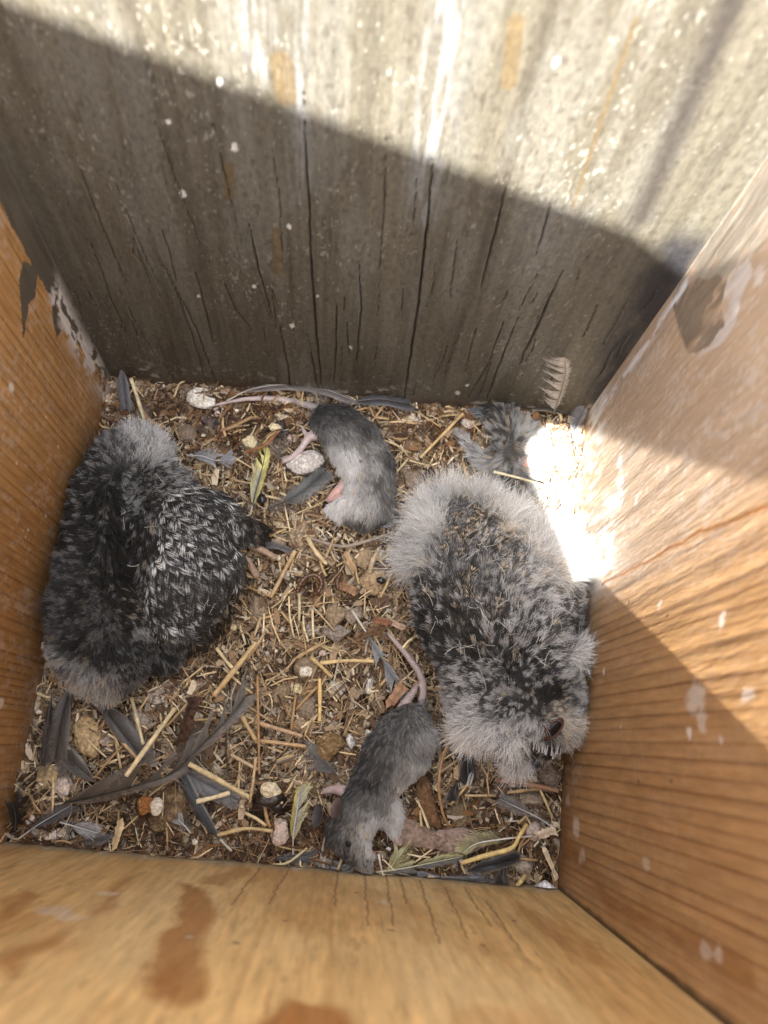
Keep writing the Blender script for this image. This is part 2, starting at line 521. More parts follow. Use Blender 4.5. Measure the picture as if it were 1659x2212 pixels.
def right_colour(u, z, X, Y):
    y = Y
    c = wood_base(y, z, 201, 0.0042, (0.43, 0.255, 0.115))
    sun_pale = sstep(0.105, 0.16, y)  # dusty back half, painted paler to carry the sunlit band's brightness
    c = mixc(c, (0.52, 0.40, 0.30), sun_pale * 0.72)
    c = white_film(c, y, z, 211, 0.05 + 0.35 * sstep(0.04, 0.0, z) + 0.30 * sun_pale)
    pc = np.array((0.26, 0.24, 0.20))
    # painted lap at the back corner: grey above, torn edge, chalky white fringe
    lapg = [yz(q, XR) for q in [(1475, 590), (1560, 560), (1568, 600), (1555, 660), (1562, 700), (1530, 745), (1500, 765), (1480, 760), (1455, 700), (1440, 640)]]
    lapw = [yz(q, XR) for q in [(1490, 560), (1600, 520), (1625, 580), (1600, 640), (1590, 700), (1560, 745), (1500, 775), (1545, 700), (1440, 660)]]
    top = [yz(q, XR) for q in [(1470, 600), (1530, 500), (1659, 330), (1900, 0), (1900, 300), (1700, 480), (1640, 540), (1560, 600)]]
    wob = 0.004 * (fbm(y * 120, z * 120, 217, 3) - 0.5)
    mw = inpoly(y + wob, z - wob, lapw); mg = inpoly(y - wob, z + wob, lapg); mt = inpoly(y + wob, z + wob, top)
    la = sstep(0.12, 0.42, fbm(y * 170, z * 80, 215, 4))[..., None]
    c0 = c.copy()
    c = np.where(mw[..., None], np.array((0.60, 0.56, 0.54)) * (0.75 + 0.5 * fbm(y * 150, z * 50, 219, 3))[..., None], c)
    c = np.where(mg[..., None], np.array((0.13, 0.105, 0.078)) * (0.7 + 0.6 * fbm(y * 300, z * 120, 221, 3))[..., None], c)
    c = np.where(mt[..., None], pc * (0.7 + 0.9 * fbm(y * 260, z * 30, 223, 3))[..., None], c)
    la = la * (0.55 + 0.35 * fbm(y * 60, z * 40, 216, 3))[..., None]
    c = c0 * (1 - la) + c * la
    # chalk whitewash of droppings low in the back corner
    d, t = segdist(y, z, [yz(q, XR) for q in [(1275, 900), (1265, 1020), (1240, 1160), (1300, 1200)]])
    wn = fbm(y * 300, z * 90, 225, 4)
    c = mixc(c, (0.80, 0.79, 0.77), np.clip(np.exp(-(d / 0.017) ** 2) * sstep(0.33, 0.6, wn) * 1.1, 0, 0.95))
    d, t = segdist(y, z, [yz(q, XR) for q in [(1330, 1000), (1335, 1080), (1300, 1090)]])
    c = mixc(c, (0.84, 0.84, 0.82), np.clip(np.exp(-(d / 0.004) ** 2) * sstep(0.36, 0.6, wn) * 1.2, 0, 0.95))
    d, t = segdist(y, z, [yz(q, XR) for q in [(1275, 895), (1360, 780), (1470, 615)]])
    c = mixc(c, (0.78, 0.77, 0.78), np.clip(np.exp(-(d / 0.0025) ** 2) * sstep(0.40, 0.56, fbm(y * 300, z * 120, 227, 3)), 0, 0.9))
    # weathered grey smear near the floor
    d, t = segdist(y, z, [yz(q, XR) for q in [(1290, 1110), (1285, 1190)]])
    c = mixc(c, (0.36, 0.34, 0.30), np.clip(np.exp(-(d / 0.006) ** 2) * 0.7 * fbm(y * 200, z * 80, 229, 3) * 1.5, 0, 0.8))
    # the long split up the board
    d, t = segdist(y + 0.002 * (fbm(z * 90, y * 0, 231, 3) - 0.5), z, [yz(q, XR) for q in [(1300, 1262), (1400, 1215), (1520, 1150), (1700, 1085)]])
    c = mixc(c, (0.50, 0.22, 0.06), (1 - sstep(0.0005, 0.0011, d)) * 0.85)
    c = mixc(c, (0.12, 0.05, 0.02), (1 - sstep(0.0002, 0.0006, d)) * 0.7)
    # damp brown foot at the front, marks and splashes
    c = mixc(c, (0.20, 0.095, 0.035), sstep(0.030, 0.002, z + 0.012 * (fbm(y * 40, z * 30, 233, 3) - 0.5)) * sstep(0.11, 0.03, y) * 0.7)
    d, t = segdist(y, z, [yz(q, XR) for q in [(1235, 1830), (1290, 1880), (1330, 1950), (1440, 1990), (1659, 2120)]])
    c = mixc(c, (0.26, 0.12, 0.04), np.clip(np.exp(-(d / 0.004) ** 2) * fbm(y * 120, z * 60, 235, 3) * 1.5, 0, 0.7))
    for q, r, wt in [((1520, 1510), 5.5, .5), ((1508, 1580), 2.0, .7), ((1535, 1560), 3.0, .4), ((1575, 1345), 2.4, .7), ((1430, 1310), 2.4, .5), ((1580, 1600), 1.8, .5), ((1640, 600), 3, .5), ((1590, 665), 2, .6), ((1370, 1085), 1.6, .8),
                     ((1310, 1450), 1.2, .7), ((1350, 1570), 1.0, .7), ((1640, 1500), 2.2, .5), ((1420, 1870), 2, .3), ((1560, 2060), 3, .35), ((1590, 2070), 2.2, .35), ((1255, 1790), 5, .5), ((1270, 1850), 4, .35), ((1235, 1730), 3.5, .4)]:
        p = yz(q, XR)
        dd = np.hypot(y - p[0], (z - p[1]) * 0.8) + 0.0048 * (fbm(y * 420, z * 300, 237, 4) - 0.5)
        c = mixc(c, (0.74, 0.70, 0.66), (1 - sstep(r * 0.0005, r * 0.00115, dd)) * wt)
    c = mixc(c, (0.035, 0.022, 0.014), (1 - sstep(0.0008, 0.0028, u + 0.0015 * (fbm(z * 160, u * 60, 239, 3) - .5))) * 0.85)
    for q, r in [((1310, 1120), 1.0), ((1360, 1300), 1.1), ((1395, 1690), 1.0), ((1470, 1690), .9), ((1310, 1330), .7), ((1345, 1755), .6), ((1450, 1330), 1.0)]:
        p = yz(q, XR)
        dd = np.hypot(y - p[0], (z - p[1]))
        c = mixc(c, (0.10, 0.05, 0.04), (1 - sstep(r * 0.0006, r * 0.001, dd)) * 0.8)
    return c


def side_relief(seed, pitch):
    def f(u, z):
        return (fbm(u * 200, z * 12, seed, 3) - 0.5) * 0.0006
    return f


board('side_board', BL, FL, TBL, TFL, ZT, ZF, (-1, 0), left_colour, side_relief(301, 0.006), M_WOOD, 470, 420)
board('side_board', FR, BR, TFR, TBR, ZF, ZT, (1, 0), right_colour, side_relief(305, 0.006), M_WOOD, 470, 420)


def xz(q):
    P = hit(q[0], q[1], 1, 0.0)
    return (P[0], P[2])


def front_colour(u, z, X, Y):
    x = X
    c = np.zeros(x.shape + (3,)); c[:] = (0.74, 0.50, 0.225)
    c *= (0.84 + 0.32 * fbm(x * 160, z * 14, 401, 4))[..., None]
    c *= (0.80 + 0.40 * fbm(x * 620, z * 45, 403, 3))[..., None]
    c = mixc(c, (0.30, 0.16, 0.07), sstep(0.66, 0.8, fbm(x * 420, z * 70, 409, 3)) * 0.4)
    n = fbm(x * 22, z * 10, 405, 4)
    c = mixc(c, (0.82, 0.61, 0.32), sstep(0.45, 0.7, n) * 0.7)
    c = mixc(c, (0.46, 0.215, 0.065), sstep(0.50, 0.66, fbm(x * 30, z * 14, 411, 5)) * 0.38)
    c = mixc(c, (0.48, 0.25, 0.09), grainlines(x, z, 407, 0.011, 0.012) * 0.35)
    # dark wet stains with crisp edges
    wob = 0.006 * (fbm(x * 70, z * 70, 413, 4) - 0.5)
    for pl, a in [([(395, 1900), (440, 1925), (470, 1955), (450, 2010), (440, 2080), (455, 2130), (400, 2150), (330, 2120), (325, 2060), (370, 1990)], .62),
                  ([(520, 2280), (560, 2190), (640, 2135), (720, 2150), (790, 2212), (820, 2300), (700, 2350)], .66),
                  ([(0, 1925), (60, 1905), (90, 1920), (40, 1960), (0, 1975)], .5),
                  ([(0, 2040), (80, 2005), (150, 1985), (120, 2015), (30, 2075), (0, 2090)], .5), ([(185, 1965), (260, 1900), (300, 1880), (240, 1950)], .5),
                  ([(420, 1905), (520, 1870), (545, 1885), (480, 1915)], .4), ([(950, 1900), (1000, 1960), (1060, 2020), (1000, 1990), (940, 1930)], .3), ([(1110, 1960), (1230, 2020), (1330, 2110), (1250, 2080), (1120, 1990)], .35)]:
        poly = [xz(q) for q in pl]
        k = 0
        for q in range(9):
            jx = 0.0022 * math.cos(q * 2.4) * math.sqrt(q / 8); jz = 0.0030 * math.sin(q * 2.4) * math.sqrt(q / 8)
            k = k + inpoly(x + wob + jx, z - wob + jz, poly) / 9.0
        al = np.clip(a * k * (0.85 + 0.6 * fbm(x * 60, z * 26, 431, 4)), 0, .9)[..., None]
        c = c * (1 - al) + np.array((0.33, 0.125, 0.03)) * al
    # grey weathered lip along the litter
    lip = sstep(0.016, 0.002, z + 0.010 * (fbm(x * 60, z * 40, 415, 3) - 0.5))
    c = mixc(c, np.array((0.42, 0.35, 0.25)), lip * 0.75)
    c = mixc(c, (0.70, 0.62, 0.5), np.clip(sstep(0.55, 0.7, fbm(x * 200, z * 120, 417, 3)) * lip, 0, 0.7))
    # pale scuffs
    for q, r in [((120, 1950), 9), ((150, 1965), 6), ((410, 2010), 3), ((830, 1955), 4), ((230, 1920), 5)]:
        p = xz(q)
        dd = np.hypot(x - p[0], z - p[1]) + 0.008 * (fbm(x * 150, z * 150, 419, 3) - 0.5)
        c = mixc(c, (0.74, 0.64, 0.52), (1 - sstep(r * 0.0003, r * 0.001, dd)) * 0.55)
    # dark flecks
    for q, r in [((510, 2025), 1.6), ((615, 1985), 1.4), ((410, 1910), 1.2), ((770, 1935), 1.5), ((845, 2010), 1.8), ((1110, 2000), 1.4), ((1040, 2045), 1.8), ((690, 1945), .8)]:
        p = xz(q)
        dd = np.hypot(x - p[0], (z - p[1]) * 1.2) + 0.001 * (vn(x * 700, z * 700, 421) - 0.5)
        c = mixc(c, (0.16, 0.08, 0.05), (1 - sstep(r * 0.0005, r * 0.001, dd)) * 0.75)
    # fine checks
    for a, b in [((728, 1890), (722, 1960)), ((786, 1895), (795, 2000)), ((832, 1900), (850, 2000)), ((862, 1910), (880, 1960)), ((1050, 1960), (1125, 2060)), ((1000, 1930), (1060, 2010)), ((905, 1915), (950, 2040)),
                 ((625, 1880), (580, 1950)), ((960, 1930), (1010, 2030)), ((560, 1880), (500, 1950))]:
        d, t = segdist(x + 0.001 * (vn(z * 300, x * 0, 423) - 0.5), z, [xz(a), xz(b)])
        c = mixc(c, (0.20, 0.10, 0.05), (1 - sstep(0.00015, 0.0006, d)) * 0.7)
    return c


board('front_board', FL, FR, TFL, TFR, ZF, ZF, (0, -1), front_colour, side_relief(309, 0.006), M_WOOD, 520, 420)

# floor of the box, and an unseen slab added and cut to shape the sun patches
fb = [(-0.03, -0.03, -0.012), (0.28, -0.03, -0.012), (0.28, 0.27, -0.012), (-0.03, 0.27, -0.012)]
fb += [(x, y, -0.03) for x, y, _ in fb]
mesh('floor_board', fb, [(0, 1, 2, 3), (7, 6, 5, 4), (0, 4, 5, 1), (1, 5, 6, 2), (2, 6, 7, 3), (3, 7, 4, 0)], M_WOOD, box, (0.4, 0.24, 0.1), smooth=False)


def up(P, z):
    P = np.asarray(P, float)
    return P + SUN * ((z - P[2]) / SUN[2])


ZR = 0.62
e0 = up(hit(0, 25, 1, YB), ZR); e1 = up(hit(1370, 512, 1, YB), ZR); e2 = up(hit(1472, 590, 1, YB), ZR)
n0 = up(hit(1300, 940, 0, XR), ZR); n1 = up(hit(1659, 1060, 0, XR), ZR)
f0 = up(F(1130, 960), ZR); f1 = up(F(1152, 1050), ZR); f2 = up(F(1190, 1150), ZR)
slope = (e1[1] - e0[1]) / (e1[0] - e0[0])
xl_ = -0.03 + SUN[0] / SUN[2] * (ZR - 0.42)
yl_ = -0.075 + SUN[1] / SUN[2] * (ZR - 0.42)
xr_ = 0.262 + SUN[0] / SUN[2] * (ZR - 0.42)
e_left = (xl_, e0[1] + slope * (xl_ - e0[0]))
yn = 0.5 * (n0[1] + n1[1])
blocker = [e_left, tuple(e1[:2]), tuple(e2[:2]), (xr_, e2[1] - 0.012), (xr_, yn), (f0[0] + 0.012, yn + 0.001), tuple(f0[:2]), tuple(f1[:2]), tuple(f2[:2]), (f2[0] + 0.012, yl_), (xl_, yl_)]
rv = [(x, y, ZR) for x, y in blocker] + [(x, y, ZR + 0.004) for x, y in blocker]
nr = len(blocker)
rf = [tuple(range(nr)), tuple(range(2 * nr - 1, nr - 1, -1))] + [(i, nr + i, nr + (i + 1) % nr, (i + 1) % nr) for i in range(nr)]
mesh('sun_blocker', rv, rf, M_WOOD, box, (0.4, 0.26, 0.12), smooth=False)
print('blocker', blocker)

# ------------------------------------------------------------------ litter bed
INSIDE = [FL, FR, BR, BL]


def soil_h(x, y):
    h = (fbm(x * 70, y * 70, 501, 4) - 0.5) * 0.0075 + (fbm(x * 260, y * 260, 505, 3) - 0.5) * 0.003
    e = np.minimum(np.minimum(x - (-0.001), 0.250 - x), np.minimum(y, 0.235 - y))
    return h * 1.25 - 0.0030 + 0.001 * sstep(0.02, 0.0, e)


nx, ny = 420, 400
sx = np.linspace(-0.012, 0.266, nx); sy = np.linspace(-0.012, 0.252, ny)
SX, SY = np.meshgrid(sx, sy)
SZ = soil_h(SX, SY)
sc_ = np.zeros(SX.shape + (3,)); sc_[:] = (0.11, 0.078, 0.05)
n = fbm(SX * 120, SY * 120, 511, 4)
sc_ = mixc(sc_, (0.03, 0.02, 0.013), sstep(0.45, 0.65, n))
sc_ = mixc(sc_, (0.38, 0.31, 0.22), sstep(0.50, 0.62, fbm(SX * 90, SY * 90, 515, 4)))
# whitewashed crust in the back right corner
cr = F(1210, 1010)
dcr = np.hypot((SX - cr[0] - 0.008) / 0.022, (SY - cr[1]) / 0.036)
sc_ = mixc(sc_, (0.36, 0.33, 0.28), np.clip(sstep(1.1, 0.3, dcr) * sstep(0.3, 0.55, fbm(SX * 140, SY * 140, 517, 4)) * 1.1, 0, 0.95))
idx = np.arange(nx * ny).reshape(ny, nx)
sf = np.stack([idx[:-1, :-1], idx[:-1, 1:], idx[1:, 1:], idx[1:, :-1]], -1).reshape(-1, 4)
so = mesh('litter_ground', np.stack([SX, SY, SZ], -1).reshape(-1, 3), sf, M_SOIL, None, sc_.reshape(-1, 3))
so['kind'] = 'structure'


def sample_inside(n):
    out = []
    while len(out) < n:
        x = RNG.uniform(-0.001, 0.255, n); y = RNG.uniform(-0.002, 0.24, n)
        k = inpoly(x, y, INSIDE)
        out += list(np.stack([x[k], y[k]], 1))
    return np.array(out[:n])


def clampin(P):
    """keep points inside the four boards"""
    P = P.copy(); f = P[:, 2] / ZT
    yb = np.interp(P[:, 0], [BL[0], BR[0]], [BL[1], BR[1]]) - 0.0006
    yf = np.interp(P[:, 0], [FL[0], FR[0]], [FL[1], FR[1]]) + 0.0006
    P[:, 1] = np.clip(P[:, 1], yf, yb)
    xl = np.interp(P[:, 1], [FL[1], BL[1]], [FL[0], BL[0]]) + 0.0006
    xr = np.interp(P[:, 1], [FR[1], BR[1]], [FR[0], BR[0]]) - 0.0006
    P[:, 0] = np.clip(P[:, 0], xl, xr)
    return P


def fragments(n, lmin, lmax, wmin, wmax, palette, weights, zlo, zhi, tilt=0.25, thin=0.5):
    c = sample_inside(n)
    L = lmin + (lmax - lmin) * RNG.random(n) ** 2
    Wd = RNG.uniform(wmin, wmax, n)
    th = RNG.uniform(0, 2 * np.pi, n)
    z = soil_h(c[:, 0], c[:, 1]) + RNG.uniform(zlo, zhi, n)
    d = np.stack([np.cos(th), np.sin(th), RNG.normal(0, tilt, n)], 1)
    d /= np.linalg.norm(d, axis=1)[:, None]
    s = np.cross(d, np.array([0, 0, 1.0])); s /= np.linalg.norm(s, axis=1)[:, None]
    roll = RNG.normal(0, 0.5, n)
    up_ = np.cross(s, d)
    s2 = s * np.cos(roll)[:, None] + up_ * np.sin(roll)[:, None]
    u2 = np.cross(s2, d)
    bend = RNG.normal(0, 0.06, n) * L
    V = []
    for t, tw in ((-0.5, 0.55), (0.0, 1.0), (0.5, 0.7)):
        base = np.stack([c[:, 0], c[:, 1], z], 1) + d * (L * t)[:, None] + s2 * (bend * (1 - abs(t) * 2))[:, None]
        for a, b in ((-1, -1), (1, -1), (1, 1), (-1, 1)):
            V.append(base + s2 * (a * Wd * 0.5 * tw)[:, None] + u2 * (b * Wd * 0.5 * thin)[:, None])
    V = np.stack(V, 1)          # n,12,3
    q = [(0, 1, 5, 4), (1, 2, 6, 5), (2, 3, 7, 6), (3, 0, 4, 7), (4, 5, 9, 8), (5, 6, 10, 9), (6, 7, 11, 10), (7, 4, 8, 11), (3, 2, 1, 0), (8, 9, 10, 11)]
    Fq = (np.arange(n)[:, None, None] * 12 + np.array(q)[None]).reshape(-1, 4)
    pi = RNG.choice(len(palette), n, p=np.array(weights) / sum(weights))
    cc = np.array(palette)[pi] * RNG.uniform(0.7, 1.25, (n, 1))
    # peaty brown rootlets lie thick at the back left and along the front, pale crumbs in the middle
    cuv = proj(np.stack([c[:, 0], c[:, 1], z], 1))
    dz = np.exp(-(((cuv[:, 0] - 420) / 260) ** 2 + ((cuv[:, 1] - 900) / 90) ** 2)) + np.exp(-(((cuv[:, 0] - 960) / 170) ** 2 + ((cuv[:, 1] - 930) / 70) ** 2)) * .7 + np.exp(-((cuv[:, 1] - 1830) / 90) ** 2) * .9 + np.exp(-((cuv[:, 0] - 1120) / 90) ** 2 - ((cuv[:, 1] - 1690) / 60) ** 2) * .6
    sw = RNG.random(n) < np.clip(dz, 0, 1) * .75
    cc[sw] = np.array([(0.13, 0.07, 0.035), (0.07, 0.04, 0.025), (0.22, 0.12, 0.055)])[RNG.choice(3, int(sw.sum()))]
    return clampin(V.reshape(-1, 3)), Fq, np.repeat(cc, 12, 0)


STRAWC = [(0.66, 0.52, 0.31), (0.54, 0.40, 0.22), (0.76, 0.65, 0.45), (0.36, 0.245, 0.14), (0.21, 0.135, 0.08), (0.09, 0.058, 0.037), (0.52, 0.46, 0.36)]
parts = [fragments(8200, 0.003, 0.016, 0.0003, 0.0011, STRAWC, [3, 2.6, 2.6, 4, 5, 5, 2.5], 0.0, 0.0046),
         fragments(5200, 0.002, 0.008, 0.0008, 0.0026, [(0.42, 0.31, 0.20), (0.20, 0.13, 0.08), (0.56, 0.46, 0.33), (0.07, 0.046, 0.033), (0.42, 0.36, 0.28)], [3, 3, 3, 3.5, 3], -0.001, 0.003, thin=0.35),
         fragments(4200, 0.0008, 0.003, 0.0008, 0.002, [(0.66, 0.60, 0.50), (0.38, 0.30, 0.21), (0.2, 0.14, 0.09), (0.76, 0.72, 0.65)], [2, 4, 3, 1.1], 0.0, 0.003, thin=0.8)]
def crumbs(n, rmin, rmax, palette, weights):
    bm = bmesh.new(); bmesh.ops.create_icosphere(bm, subdivisions=2, radius=1.0)
    B = np.array([q.co[:] for q in bm.verts]); T = np.array([[q.index for q in f.verts] for f in bm.faces]); bm.free()
    c = sample_inside(n); r = rmin + (rmax - rmin) * RNG.random(n) ** 2
    V = []
    for i in range(n):
        M = RNG.normal(0, .35, (3, 3)) + np.eye(3)
        q = B @ M.T * (1 + RNG.normal(0, .10, (len(B), 1)))
        q = q * r[i] * np.array([1, 1, .7])
        V.append(q + np.array([c[i, 0], c[i, 1], float(soil_h(c[i, 0], c[i, 1])) + RNG.uniform(0, .0026)]))
    cc = np.array(palette)[RNG.choice(len(palette), n, p=np.array(weights) / sum(weights))] * RNG.uniform(.75, 1.25, (n, 1))
    Vv = clampin(np.vstack(V)); Ff = (np.arange(n)[:, None, None] * len(B) + T[None]).reshape(-1, 3)
    return Vv, Ff, np.repeat(cc, len(B), 0) * RNG.uniform(.85, 1.15, (n * len(B), 1))


parts.append(fragments(900, 0.004, 0.010, 0.0016, 0.0038, [(0.30, 0.20, 0.12), (0.42, 0.32, 0.21), (0.16, 0.10, 0.065), (0.36, 0.31, 0.25), (0.56, 0.47, 0.34)], [3, 2.4, 3, 2, 1.4], 0.0005, 0.0055, tilt=.35, thin=.22))
parts.append(fragments(1500, 0.006, 0.020, 0.0004, 0.0010, STRAWC, [4, 4, 3, 4, 3, 2, 2], 0.002, 0.0068, tilt=.16))
V = []; Fs = []; Cs = []; k0 = 0
for v, f, c in parts:
    V.append(v); Fs.append(np.vstack([f[:, [0, 1, 2]], f[:, [0, 2, 3]]]) + k0); Cs.append(c); k0 += len(v)
cv, cf, ccol = crumbs(1500, .0007, .0024, [(0.34, 0.27, 0.19), (0.26, 0.21, 0.16), (0.17, 0.12, 0.08), (0.48, 0.42, 0.34), (0.70, 0.66, 0.58), (0.08, 0.055, 0.04)], [4, 4, 3, 1.6, .6, 2])
V.append(cv); Fs.append(cf + k0); Cs.append(ccol); k0 += len(cv)
fo = mesh('nest_litter', np.vstack(V), np.vstack(Fs), M_FRAG, None, np.vstack(Cs), smooth=False)
tag(fo, 'fine chopped straw, wood crumbs and soil crumbs covering the nest floor', 'nest litter', kind='stuff')


# ------------------------------------------------------------------ hair helper
def hairs(name, P, R, C, material, parent=None):
    """P n,k,3 points; R k radii or n,k; C n,k,3 colours -> one curves object"""
    n, k, _ = P.shape
    hc = bpy.data.hair_curves.new(name)
    hc.add_curves([k] * n)
    hc.attributes['position'].data.foreach_set('vector', P.astype(np.float32).ravel())
    ra = hc.attributes.get('radius') or hc.attributes.new('radius', 'FLOAT', 'POINT')
    ra.data.foreach_set('value', np.broadcast_to(R, (n, k)).astype(np.float32).ravel())
    ca = hc.attributes.new('Col', 'FLOAT_COLOR', 'POINT')
    c4 = np.ones((n, k, 4), np.float32); c4[..., :3] = np.clip(C, 0, 1)
    ca.data.foreach_set('color', c4.ravel())
    hc.materials.append(material)
    ob = bpy.data.objects.new(name, hc)
    return link(ob, parent)


# thin roots and dead grass blades woven through the litter
nf = 5200
c = sample_inside(nf)
th = RNG.uniform(0, 2 * np.pi, nf); L = 0.006 + 0.02 * RNG.random(nf) ** 2
curv = RNG.normal(0, 24, nf)
tt = np.linspace(-0.5, 0.5, 7)
ang = th[:, None] + curv[:, None] * L[:, None] * tt[None]
step = (L / 6)[:, None]
dx = np.cumsum(np.cos(ang) * step, 1); dy = np.cumsum(np.sin(ang) * step, 1)
P = np.zeros((nf, 7, 3))
P[..., 0] = c[:, :1] + dx - dx.mean(1, keepdims=True); P[..., 1] = c[:, 1:] + dy - dy.mean(1, keepdims=True)
P[..., 2] = soil_h(P[..., 0], P[..., 1]) + RNG.uniform(0.0, 0.0055, (nf, 1)) + RNG.normal(0, 0.12, (nf, 1)) * L[:, None] * tt[None]
P = clampin(P.reshape(-1, 3)).reshape(nf, 7, 3)
pal = np.array([(0.165, 0.098, 0.055), (0.06, 0.038, 0.025), (0.34, 0.225, 0.12), (0.54, 0.39, 0.2), (0.64, 0.52, 0.32)])
cc = pal[RNG.choice(5, nf, p=[.32, .30, .20, .12, .06])] * RNG.uniform(0.7, 1.3, (nf, 1))
ro = hairs('root_fibres', P, RNG.uniform(0.00007, 0.00019, (nf, 1)), np.repeat(cc[:, None], 7, 1), M_FUR)
tag(ro, 'tangle of thin brown rootlets and dry grass in the litter', 'rootlets', kind='stuff')


# ------------------------------------------------------------------ animals: bodies and plumage
def blob(name, spheres, material, voxel=0.0012, smooth=6, colfn=None, parent=None, origin=None):
    """one continuous skin round a set of overlapping balls (centre, radius, squash)"""
    bm = bmesh.new()
    for c, r, sz in spheres:
        ret = bmesh.ops.create_icosphere(bm, subdivisions=3, radius=1.0)
        sx, sy, sz_ = (r, r, r * sz)
        for v in ret['verts']:
            v.co = Vector((c[0] + v.co.x * sx, c[1] + v.co.y * sy, c[2] + v.co.z * sz_))
    me = bpy.data.meshes.new(name + '_work'); bm.to_mesh(me); bm.free()
    ob = bpy.data.objects.new(name + '_work', me); COL.objects.link(ob)
    md = ob.modifiers.new('r', 'REMESH'); md.mode = 'VOXEL'; md.voxel_size = voxel
    sm = ob.modifiers.new('s', 'SMOOTH'); sm.iterations = smooth; sm.factor = 0.5
    dg = bpy.context.evaluated_depsgraph_get(); dg.update()
    out = bpy.data.meshes.new_from_object(ob.evaluated_get(dg), depsgraph=dg)
    bpy.data.objects.remove(ob); bpy.data.meshes.remove(me)
    V = np.empty(len(out.vertices) * 3); out.vertices.foreach_get('co', V); V = V.reshape(-1, 3)
    f = np.array([tuple(p.vertices) for p in out.polygons if len(p.vertices) == 4])
    tri = [tuple(p.vertices) for p in out.polygons if len(p.vertices) == 3]
    fl = [tuple(x) for x in f] + tri
    bpy.data.meshes.remove(out)
    Vn = clampin(V)
    V = np.where(np.abs(Vn - V) > 0, Vn, V)
    colr = colfn(V) if colfn else None
    o = np.array(origin) if origin is not None else np.zeros(3)
    ob2 = mesh(name, V - o, fl, material, parent, colr)
    ob2.location = o
    return ob2, V, fl


def chain(pts, step=0.35):
    """pts: (u, v, z of centre, radius px[, squash]) -> dense balls along the chain"""
    out = []
    Q = []
    for p in pts:
        sq = p[4] if len(p) > 4 else 1.0
        Q.append((F(p[0], p[1], p[2]), p[3] * pxm(p[2]), sq))
    out.append(Q[0])
    for a, b in zip(Q[:-1], Q[1:]):
        d = np.linalg.norm(b[0] - a[0])
        n = max(1, int(d / (step * min(a[1], b[1]))))
        n = min(n, 40)
        for i in range(1, n + 1):
            t = i / n
            out.append((a[0] * (1 - t) + b[0] * t, a[1] * (1 - t) + b[1] * t, a[2] * (1 - t) + b[2] * t))
    return out


def trimesh(V, fl):
    T = []
    for f in fl:
        T.append((f[0], f[1], f[2]))
        if len(f) == 4: T.append((f[0], f[2], f[3]))
    T = np.array(T)
    a, b, c = V[T[:, 0]], V[T[:, 1]], V[T[:, 2]]
    N = np.cross(b - a, c - a); A = np.linalg.norm(N, axis=1)
    return T, N / (A[:, None] + 1e-15), A / 2


def roots_on(V, fl, n, zmin=-0.001, nzmin=-0.35, avoid=None):
    T, N, A = trimesh(V, fl)
    cen = V[T].mean(1)
    wgt = A * ((N[:, 2] > nzmin) & (cen[:, 2] > zmin))
    if avoid is not None:
        wgt = wgt * (1 - avoid(cen))
    k = RNG.choice(len(T), n, p=wgt / wgt.sum())
    r1 = np.sqrt(RNG.random(n)); r2 = RNG.random(n)
    P = V[T[k, 0]] * (1 - r1)[:, None] + V[T[k, 1]] * (r1 * (1 - r2))[:, None] + V[T[k, 2]] * (r1 * r2)[:, None]
    return P, N[k]


def field(uv, tab, power=4.0):
    """blend the plumage table over the body"""
    tab = np.array(tab, float)
    d = np.hypot(uv[:, None, 0] - tab[None, :, 0], uv[:, None, 1] - tab[None, :, 1]) + 4
    wg = 1 / d ** power; wg /= wg.sum(1, keepdims=True)
    a = np.radians(tab[:, 2])
    cs = wg @ np.cos(a); sn = wg @ np.sin(a)
    rest = wg @ tab[:, 3:]
    return np.stack([cs, sn], 1), rest


